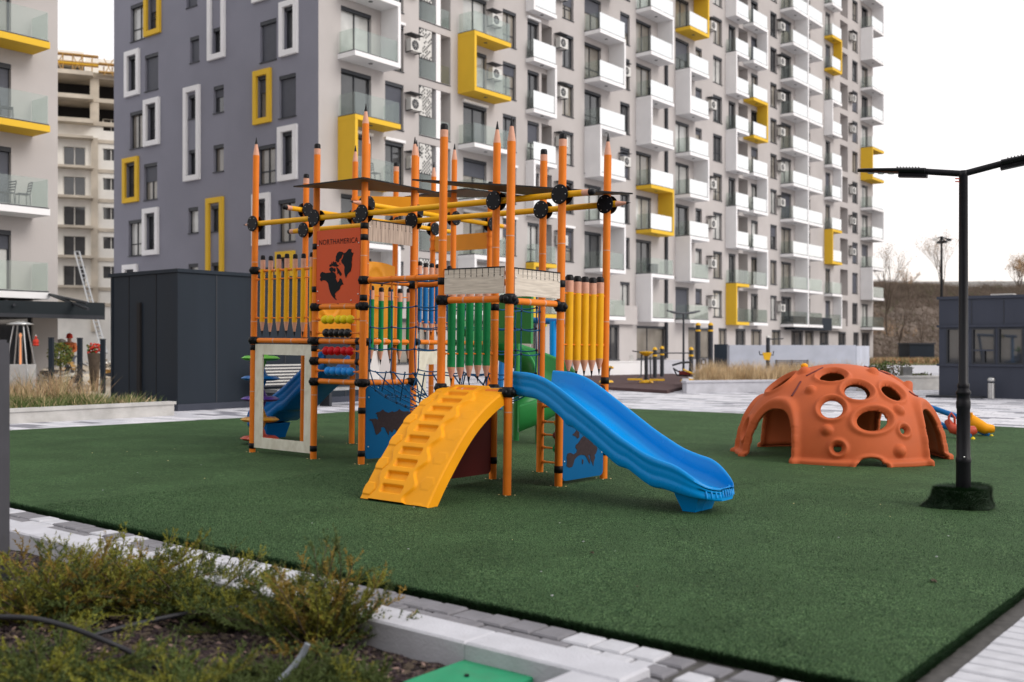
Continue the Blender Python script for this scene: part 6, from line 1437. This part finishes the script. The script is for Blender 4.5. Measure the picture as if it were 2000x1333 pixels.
wallseg('low_wall', (at(1764, 720, 39).x, 39.0), (at(1782, 720, 39).x, 39.0), .2, EYE - (717 - HZ) * 39 / F, .3, 'stee2', 'small grey utility cabinet in the planter right of the dome', 'cabinet')
# long pale wall and dark gate
wallseg('garden_wall', ((1425 - 1000) * 57 / F, 57.0), ((1672 - 1000) * 58 / F, 58.0), -.3, 1.70, .4, 'gwall', 'long pale concrete wall beyond the straw grass', 'wall')
wallseg('garden_wall', ((1673 - 1000) * 58 / F, 58.0), ((1698 - 1000) * 61 / F, 61.0), -.3, 1.66, .4, 'gwall', 'short receding end of the long pale concrete wall', 'wall')
mb = MB(); mb.box((1398 - 1000) * 59 / F, (1425 - 1000) * 59 / F, 59.4, 59.5, .3, 1.75, 'box'); solo('metal_gate', mb, 'dark metal gate panel left of the long pale wall', 'gate')
mb = MB()
for i in range(9): mb.box((1513 - 1000) * 55 / F, (1578 - 1000) * 55 / F, 54.9, 54.94, EYE - (733 - 703) * 0 - (704 + i * 3.2 - HZ) * 55 / F - .06, EYE - (704 + i * 3.2 - HZ) * 55 / F, 'frame')
for px_ in (1515, 1545, 1576): mb.box((px_ - 1000) * 55 / F, (px_ - 997.5) * 55 / F, 54.94, 55.0, 0, EYE - (703 - HZ) * 55 / F, 'frame')
solo('slatted_bench_back', mb, 'grey slatted bench back in front of the long pale wall', 'bench')
wallseg('terrace_wall', ((1120 - 1000) * 54 / F, 54.0), ((1262 - 1000) * 57 / F, 57.0), -.2, EYE - 31 * 55 / F, .3, 'white', 'white terrace wall in front of the shop doors left of the outdoor gym', 'wall', .02)
wallseg('terrace_wall', ((1262 - 1000) * 57.1 / F, 57.1), ((1425 - 1000) * 61 / F, 61.0), -.2, EYE - 28 * 58 / F, .3, 'concw', 'pale terrace wall behind the outdoor gym', 'wall', .02)
mb = MB(); mb.box((1231 - 1000) * 56.5 / F, (1237 - 1000) * 56.5 / F, 56.5, 56.7, .75, 1.15, 'ac'); solo('white_bin', mb, 'small white box standing on the white terrace wall', 'box')
# rubber gym floor
RB = [gp(1040, 742, .1), gp(1197, 757, .1), gp(1303, 763, .1), gp(1345, 753, .1), gp(1345, 735, .1), gp(1300, 728, .1), gp(1040, 728, .1)]
mb = MB(); mb.prism([(p.x, p.y) for p in RB], lambda x, y, d: V((x, y, d)), .1, -.1, 'rubber'); struct('rubber_floor', mb)
# outdoor gym
GG = 'outdoor gym machines on the brown rubber floor'
def gpost(mb, px, y0, y1, Y, w=.09, cap=True):
    a = at(px, y0, Y); b = at(px, y1, Y); mb.tube([b, a], w, 'gymd', 12)
    if cap: mb.tube([a + V((0, 0, -.28)), a + V((0, 0, -.20))], w + .012, 'gymy', 12); mb._lathe([(w + .01, 0), (w + .01, .05), (w * .6, .12), (0, .13)], a, up, 'gymy', 12, True)
g1 = thing('air_walker', at(1262, 747, 43), 'double outdoor walking machine with yellow top plate and foot pads', 'gym machine', GG)
mb = MB(); gpost(mb, 1262, 692, 745, 43, .075, False); part('post', mb, g1)
mb = MB(); mb._lathe([(.1, -.12), (.28, 0), (.30, .06), (0, .08)], at(1262, 690, 43), up, 'gymy', 12, False); part('top_plate', mb, g1)
mb = MB(); mb._lathe([(.30, 0), (.28, .06), (.10, .12), (0, .12)], at(1262, 748, 43), up, 'gymy', 12, True); part('foot_plate', mb, g1)
for pa_, pb_, pc_ in (((1253, 693), (1252, 735), (1240, 743)), ((1270, 697), (1271, 738), (1283, 744))):
    mb = MB(); mb.tube([at(*pa_, 43), at(*pb_, 42.8), at(*pc_, 42.6)], .03, 'gymd', 8); part('swing_arm', mb, g1)
    mb = MB(); q_ = at(*pc_, 42.6); mb.box(q_.x - .3, q_.x + .3, q_.y - .12, q_.y + .12, q_.z, q_.z + .07, 'gymy'); part('pedal', mb, g1)
mb = MB(); mb.tube([at(1235, 686, 43), at(1262, 690, 43), at(1287, 690, 43)], .022, 'gymd', 8); part('handlebar', mb, g1)
g2 = thing('parallel_bars', at(1293, 738, 45), 'low dark parallel bars with yellow post caps behind the walking machine', 'gym machine', GG)
for px_, y0, y1, Y in ((1279, 684, 738, 45), (1293, 682, 736, 47), (1350, 684, 732, 45.5)): mb = MB(); gpost(mb, px_, y0, y1, Y, .09); part('post', mb, g2)
mb = MB(); mb.tube([at(1279, 690, 45), at(1350, 690, 45.5)], .025, 'gymd', 8); part('bar', mb, g2)
g3 = thing('pull_up_bar', at(1375, 720, 48), 'tall pull-up bar between two dark posts with yellow rings', 'gym machine', GG)
for px_ in (1363.5, 1388): mb = MB(); gpost(mb, px_, 636, 722, 48, .11); part('post', mb, g3)
mb = MB(); mb.tube([at(1363, 641, 48), at(1388, 641, 48)], .03, 'stee2', 8); part('bar', mb, g3)
g4 = thing('rowing_machine', at(1345, 742, 41), 'outdoor rowing bench with dark frame and red and yellow seat', 'gym machine', GG)
mb = MB(); mb.tube([at(1315, 719, 41), at(1322, 733, 41), at(1352, 735, 41), at(1358, 728, 41)], .035, 'gymd', 8); mb.tube([at(1315, 720, 41), at(1340, 735, 41)], .03, 'gymd', 8); mb.tube([at(1313, 714, 41), at(1330, 709, 41), at(1346, 708, 41)], .04, 'gymd', 8); part('frame', mb, g4)
mb = MB(); mb.hexa([at(1326, 732, 40.8), at(1352, 733, 40.8), at(1352, 733, 41.3), at(1326, 732, 41.3), at(1326, 724, 40.8), at(1352, 729, 40.8), at(1352, 729, 41.3), at(1326, 724, 41.3)], 'maroon'); part('seat', mb, g4)
mb = MB(); mb.tube([at(1334, 722, 40.7), at(1355, 731, 40.7)], .035, 'gymy', 8); mb._lathe([(.3, 0), (.26, .08), (0, .12)], at(1343, 745, 41), up, 'gymy', 12, True); part('foot_plate', mb, g4)
mb = MB(); mb.tube([at(1347, 735, 41), at(1349, 700, 41)], .05, 'gymd', 8); mb.tube([at(1372, 703, 42), at(1378, 703, 42), at(1378, 712, 42), at(1370, 712, 42), at(1370, 703, 42)], .035, 'gymd', 8); part('lever', mb, g4)
g5 = thing('twister_station', at(1497, 712, 47), 'tall dark gym post with yellow back pad above the straw grass', 'gym machine', GG)
mb = MB(); gpost(mb, 1500, 660, 720, 47, .09, False); mb._lathe([(.1, 0), (.1, .06), (0, .1)], at(1500, 660, 47), up, 'ac', 10, True); part('post', mb, g5)
mb = MB(); q_ = at(1498, 695, 46.8)
mb.hexa([q_ + V((-.12, -.04, -.2)), q_ + V((.12, -.04, -.2)), q_ + V((.12, .04, -.2)), q_ + V((-.12, .04, -.2)), q_ + V((-.2, -.04, .14)), q_ + V((.2, -.04, .14)), q_ + V((.2, .04, .14)), q_ + V((-.2, .04, .14))], 'gymy'); part('back_pad', mb, g5)
mb = MB(); mb.tube([at(1483, 686, 46.9), at(1484, 693, 46.9), at(1498, 694, 46.9), at(1510, 694, 46.9), at(1511, 686, 46.9)], .025, 'gymd', 8); mb.tube([at(1500, 663, 47), at(1530, 662, 47)], .025, 'gymd', 8); part('handlebar', mb, g5)
g6 = thing('yellow_trainer', at(1190, 735, 42), 'small yellow gym machine half hidden by the front right post', 'gym machine', GG)
mb = MB(); mb.tube([at(1187, 748, 42), at(1189, 725, 42), at(1194, 716, 42)], .05, 'gymd', 8); mb.tube([at(1184, 716, 42), at(1198, 719, 42)], .05, 'gymy', 8); mb._lathe([(.3, 0), (.26, .07), (0, .1)], at(1184, 747, 42), up, 'gymy', 12, True); part('body', mb, g6)
# slim lamp and mast
sl_ = thing('street_lamp', at(1335, 730, 46), 'slim distant double-arm lamp behind the outdoor gym', 'street lamp')
mb = MB(); mb.tube([at(1335, 732, 46), at(1335, 612, 46)], [.055, .04], 'frame', 8); part('pole', mb, sl_)
for dx in (-1, 1): mb = MB(); mb.tube([at(1335, 613, 46), at(1335 + dx * 18, 611, 46 + dx), at(1335 + dx * 32, 607 if dx < 0 else 608, 46 + 2 * dx)], [.035, .06, .03], 'frame', 6); part('arm', mb, sl_)
ms = thing('floodlight_mast', at(1839, 700, 130), 'tall thin mast with small floodlights on top rising beyond the kiosk', 'mast')
mb = MB(); mb.tube([at(1839, 700, 130), at(1839, 462, 130)], [.25, .13], 'lampm', 8); part('pole', mb, ms)
for dx, dy in ((-12, 5), (-5, 11), (14, 6), (6, 10)): mb = MB(); mb.tube([at(1839, 463, 130), at(1839 + dx, 462 + dy, 130)], .08, 'lampm', 5); q_ = at(1839 + dx, 463 + dy, 130); mb.box(q_.x - .25, q_.x + .25, 129.8, 130.2, q_.z - .15, q_.z + .15, 'ac' if dx == -12 else 'lampm'); part('floodlight', mb, ms)
# swing set behind the frame
SS = thing('swing_set', at(1060, 740, 21), 'blue swing set with yellow hangers behind the right of the climbing frame', 'swing set')
mb = MB(); mb.tube([at(985, 624, 21.5), at(1100, 629, 20.2)], .06, 'bluep', 12); part('top_bar', mb, SS)
mb = MB(); mb.tube([at(1080, 628, 20.3), at(1080, 800, 20.3)], .068, 'slide', 12); part('leg', mb, SS); mb = MB(); mb.tube([at(1056, 605, 22.5), at(1054, 770, 22.5)], .06, 'bluep', 12); part('leg', mb, SS); mb = MB(); mb.tube([at(985, 620, 21.4), at(975, 800, 21.0)], .06, 'bluep', 12); part('leg', mb, SS)
for px_ in (1036, 1065):
    mb = MB(); q_ = at(px_, 627, 20.7); mb._lathe([(.068, -.03), (.08, 0), (.068, .03)], q_, V((1, -.3, 0)), 'yelb', 12, True); mb.tube([q_, q_ - V((0, 0, .12))], .03, 'yelb', 8); mb.tube([q_, q_ - V((0, 0, 1.2))], .008, 'steel', 5); part('hanger', mb, SS)

# ------------------------------------------------------------------ hillside, trees
def hillh(x, y):
    t = max(0, min(1, (y - 112) / 45)); t = t * t * (3 - 2 * t); return -.3 + 10.6 * t + 1.3 * noise.noise(V((x * .05, y * .05, 0))) * t + .5 * noise.noise(V((x * .2, y * .2, 4))) * t
mb = MB(); mb.grid(lambda i, j: V((25 + i * 2.2, 104 + j * 1.8, hillh(25 + i * 2.2, 104 + j * 1.8))), 70, 46, 'hill'); struct('hillside', mb)
random.seed(33); mb = MB()
for i in range(16000):
    y = random.choice([random.uniform(108, 158), random.uniform(140, 158)]); x = y * random.uniform(.33, .62); z = hillh(x, y); h = random.uniform(.3, 1.1) * (1 + 1.2 * max(0, noise.noise(V((x * .12, y * .12, 9)))))
    p0 = V((x, y, z - .1)); m = random.choice(['twig', 'bark', 'twig', 'gr3' if noise.noise(V((x * .08, y * .08, 2))) > .25 else 'hill', 'gr2' if random.random() < .10 else 'bark'])
    for k in range(5):
        q1 = p0 + V((random.gauss(0, .7), random.gauss(0, .4), random.uniform(.2, 1.0))) * h; w = V((.045, 0, .02)) * random.uniform(.5, 1.3); mb.add([p0 - w, p0 + w, q1], [(0, 1, 2)], m); q2 = q1 + V((random.gauss(0, .5), 0, random.uniform(-.1, .5))) * h; mb.add([q1 - w * .4, q1 + w * .4, q2], [(0, 1, 2)], m)
prop(build('hillside_brush', mb), 'bare brown winter brush covering the hillside at the right', 'brush', kind='stuff')
wallseg('retaining_wall', (48, 158.0), (98, 153.0), 7, EYE + (HZ - 551) * 157 / F, .6, 'conc', 'long pale roadside wall along the top of the hill at the right', 'wall')
def btree(name, base, H_, label, spread=.35, seed=1, thick=.12, lean=(0, 0), depth=5, leafc=0):
    rnd = random.Random(seed); r = thing(name, base, label, 'tree'); tm_ = MB(); cm = MB()
    def grow(p0, d, L, rad, lv):
        p1 = p0 + d * L * .5 + V((rnd.uniform(-.06, .06), rnd.uniform(-.06, .06), 0)) * L; p2 = p0 + d * L + V((rnd.uniform(-.08, .08), rnd.uniform(-.08, .08), 0)) * L
        (tm_ if lv <= 1 else cm).tube([p0, p1, p2], [rad, rad * .85, rad * .65], 'bark' if lv < 2 else 'twig', 5 if lv < 3 else 3, False)
        if lv >= depth:
            for q_ in range(leafc): pp = p2 + V((rnd.uniform(-.2, .2), rnd.uniform(-.2, .2), rnd.uniform(-.2, .2))); s_ = .09; cm.add([pp, pp + V((s_, 0, s_ * .4)), pp + V((0, 0, s_))], [(0, 1, 2)], 'gr3')
            return
        for k in range(3 if lv else 5):
            a = rnd.uniform(0, 6.283); s_ = spread * rnd.uniform(.6, 1.5); nd = (d + V((math.cos(a), math.sin(a), rnd.uniform(0, .4))) * s_).normalized(); st = p1 if (k == 0 and lv) else p2
            if not lv: st = p0 + d * L * rnd.uniform(.45, 1)
            grow(st, nd, L * rnd.uniform(.55, .8), rad * .55, lv + 1)
    grow(V(base), V((lean[0], lean[1], 1)).normalized(), H_ * .42, thick, 0)
    part('trunk', tm_, r); part('crown', cm, r); return r
btree('bare_tree', (at(1732, 700, 118).x, 118, 3), 9.0, 'bare thin tree on the slope right beside the tower block', .3, 3, .10, (.02, 0), 5, 1)
btree('bare_tree', (at(1842, 640, 135).x, 135, 7), 8.0, 'bare tree around the floodlight mast with a few dry leaves', .34, 5, .09, (0, 0), 5, 2)
btree('bare_tree', (at(1775, 640, 140).x, 140, 8), 3.6, 'small bare tree on the ridge between the block and the mast', .4, 6, .1, (0, 0), 5, 1)
btree('bare_tree', (at(1990, 600, 150).x, 150, 9), 5.0, 'bushy bare tree on the ridge at the far right edge', .5, 9, .12, (0, 0), 6, 2)
btree('bare_tree', (at(1752, 690, 112).x, 112, .2), 7, 'slender pale bare tree low on the slope', .22, 12, .08, (.12, 0), 4)
btree('bare_tree', (at(1800, 690, 110).x, 110, .2), 5.5, 'spindly bare tree in front of the dark shed', .22, 13, .07, (0, 0), 4)
sd = thing('shed', at(1801, 705, 103), 'small dark shed at the foot of the hillside', 'shed')
mb = MB(); a, b_ = at(1777, 673, 103), at(1825, 673, 103); mb.box(a.x, b_.x, 103, 106, -.3, a.z, 'box'); part('wall', mb, sd); mb = MB(); mb.box(a.x - .1, b_.x + .1, 102.9, 106.1, a.z + .003, a.z + .15, 'frame'); part('roof', mb, sd)
mb = MB(); mb.add([(18, 62, .0), (70, 62, .0), (70, 88, .05), (30, 88, .05)], [(0, 1, 2, 3)], 'concw'); struct('access_road', mb)
mb = MB(); random.seed(41)
for i in range(900):
    y = random.uniform(92, 104); x = y * random.uniform(.345, .42); tuft(mb, V((x, y, -.3)), 10, .9 if y > 97 else .4, .4, ['gr3', 'oracloth' if random.random() < .25 else 'gr3', 'gr1', 'gr2'] if y > 97 else ['gr2', 'gr2', 'gr1'], .05, .5)
prop(build('verge_grass', mb), 'rust coloured shrubs and green verge below the hillside', 'ground cover', kind='stuff')

# ------------------------------------------------------------------ foreground: pillar, junipers, hoses, lid
mb = MB(); Y = 6.6; x1_ = (19 - 1000) * Y / F; zt = EYE - (664 - HZ) * Y / F
pc_ = V((x1_, Y, 0)); pf_ = lambda t, o_, z: pc_ + D1 * t - D2 * o_ + V((0, 0, z))
mb.boxf(pf_, 0, .45, 0, .3, -.15, zt - .02, 'pillar'); mb.boxf(pf_, .012, .438, .012, .288, zt - .02, zt, 'pillar')
solo('grey_pillar', mb, 'blurred dark grey pillar at the left edge in the foreground', 'pillar')
def juniper(c, R0, H0, n, label, seed, up_=.35, mats=('jun1', 'jun1', 'jun2', 'jun3'), ndl=34):
    rnd = random.Random(seed); r = thing('juniper_shrub', c, label, 'shrub', 'low junipers in the foreground bed'); fm = MB(); tm_ = MB()
    for i in range(n):
        a = rnd.uniform(0, 6.283); L = R0 * rnd.uniform(.45, 1.05); el = rnd.uniform(.05, up_) * 1.6; d = V((math.cos(a) * math.cos(el), math.sin(a) * math.cos(el), math.sin(el) * H0 / max(R0, .01)))
        p = V(c) + V((rnd.uniform(-.08, .08), rnd.uniform(-.08, .08), .02)); pts = [p]; K = 7
        for k in range(K): d = (d + V((rnd.uniform(-.16, .16), rnd.uniform(-.16, .16), rnd.uniform(-.09, .12)))); p = p + d.normalized() * L / K; p.z = max(p.z, -.09); pts.append(V(p))
        tm_.tube(pts, [.006 * (1 - k / (K + 1)) + .0012 for k in range(K + 1)], 'bark', 4, False)
        m = rnd.choice(mats)
        for k in range(2, K + 1):
            for q_ in range(4):
                s0 = pts[k - 1].lerp(pts[k], rnd.random()); sd = V((rnd.uniform(-1, 1), rnd.uniform(-1, 1), rnd.uniform(-.2, .9))).normalized(); sd = (sd + (pts[k] - pts[k - 1]).normalized() * 1.2).normalized(); SLn = rnd.uniform(.05, .12); m2_ = m if rnd.random() < .8 else rnd.choice(mats)
                e0 = s0 + sd * SLn; sw = sd.orthogonal().normalized() * .0022; fm.add([s0 - sw, s0 + sw, e0], [(0, 1, 2)], m2_)
                for z_ in range(ndl // 2 + 4):
                    t = rnd.random(); b0 = s0.lerp(e0, t); nd = (V((rnd.uniform(-1, 1), rnd.uniform(-1, 1), rnd.uniform(-1, 1))).normalized() + sd * .9).normalized() * rnd.uniform(.012, .028); w = nd.cross(V((rnd.uniform(-1, 1), rnd.uniform(-1, 1), rnd.uniform(-1, 1)))).normalized() * .0036
                    fm.add([b0 - w, b0 + w, b0 + nd], [(0, 1, 2)], m2_)
    part('foliage', fm, r); part('stems', tm_, r)
def gs_(px, py): q_ = gp(px, py, -.09); return (q_.x, q_.y, q_.z)
juniper(gs_(60, 1225), .72, .62, 110, 'broad olive juniper touching the grey pillar', 1, .5)
juniper(gs_(215, 1195), .75, .56, 115, 'wide yellowish juniper just right of the grey pillar shrub', 2, .5)
juniper(gs_(385, 1200), .66, .44, 90, 'mid green juniper in the middle of the bed by the kerb', 3, .42, ('jun2', 'jun1', 'jun2', 'jun1'))
juniper(gs_(505, 1225), .5, .30, 56, 'small flat juniper between the middle shrub and the tall sprig', 4, .4, ('jun2', 'jun1', 'jun2'))
juniper(gs_(625, 1270), .58, .78, 80, 'tall wispy juniper sprig rising over the kerb', 5, .75, ('jun2', 'jun1', 'jun3', 'jun2'))
juniper(gs_(90, 1345), .6, .30, 60, 'dark juniper at the lower left corner of the picture', 6, .4, ('jun2', 'jun2', 'jun1'))
juniper(gs_(330, 1375), .5, .22, 48, 'low dark juniper at the bottom edge below the crossing hoses', 7, .35, ('jun2', 'jun2', 'jun1'))
juniper(gs_(560, 1360), .36, .2, 34, 'low bluish green juniper at the bottom edge left of the grey pipe', 8, .4, ('jun2', 'jun2'))
juniper(gs_(690, 1370), .2, .22, 12, 'few thin green shoots right of the grey pipe', 10, .8, ('jun1', 'jun2'))
def hose(pts, r, m, lb):
    P_ = [gp(x, y, z) for x, y, z in pts]; out = []
    for i in range(len(P_) - 1):
        p0 = P_[max(i - 1, 0)]; p1 = P_[i]; p2 = P_[i + 1]; p3 = P_[min(i + 2, len(P_) - 1)]
        for k in range(8):
            t = k / 8; out.append(.5 * ((2 * p1) + (p2 - p0) * t + (2 * p0 - 5 * p1 + 4 * p2 - p3) * t * t + (3 * p1 - p0 - 3 * p2 + p3) * t ** 3))
    out.append(P_[-1]); mb = MB(); mb.tube(out, r, m, 10); solo('hose', mb, lb, 'hose')
hose([(-40, 1205, .2), (60, 1208, .2), (130, 1224, .18), (200, 1250, .12), (255, 1275, .05), (340, 1325, -.06)], .014, 'hose', 'black irrigation hose arching in from the left edge over the junipers')
hose([(20, 1285, -.02), (110, 1262, .02), (200, 1236, .05), (330, 1205, .06), (430, 1190, .05), (520, 1184, .0)], .013, 'hose', 'black irrigation hose running up to the right under the middle shrubs')
hose([(601, 1258, .12), (588, 1282, .06), (566, 1310, .0), (530, 1345, -.06)], .016, 'ghose', 'pale grey pipe end sticking out of the mulch at the bottom')
LC = V((-.25, 5.42, -.035)); LI = thing('valve_box_lid', LC, 'green plastic valve box lid set in the mulch at the bottom edge', 'lid')
lf = lambda t, o_, z: LC - D1 * t - D2 * o_ + V((0, 0, z))
mb = MB(); b = .01
mb.add([lf(0, 0, -.06), lf(.46, 0, -.06), lf(.46, .46, -.06), lf(0, .46, -.06), lf(0, 0, 0), lf(.46, 0, 0), lf(.46, .46, 0), lf(0, .46, 0), lf(b, b, .008), lf(.46 - b, b, .008), lf(.46 - b, .46 - b, .008), lf(b, .46 - b, .008)], [(0, 1, 5, 4), (1, 2, 6, 5), (2, 3, 7, 6), (3, 0, 4, 7), (4, 5, 9, 8), (5, 6, 10, 9), (6, 7, 11, 10), (7, 4, 8, 11), (8, 9, 10, 11)], 'lid'); part('cover', mb, LI)
mb = MB(); mb._lathe([(.012, .009), (.012, .018), (0, .019)], lf(.2, .21, 0), up, 'black', 10, False); part('bolt', mb, LI)
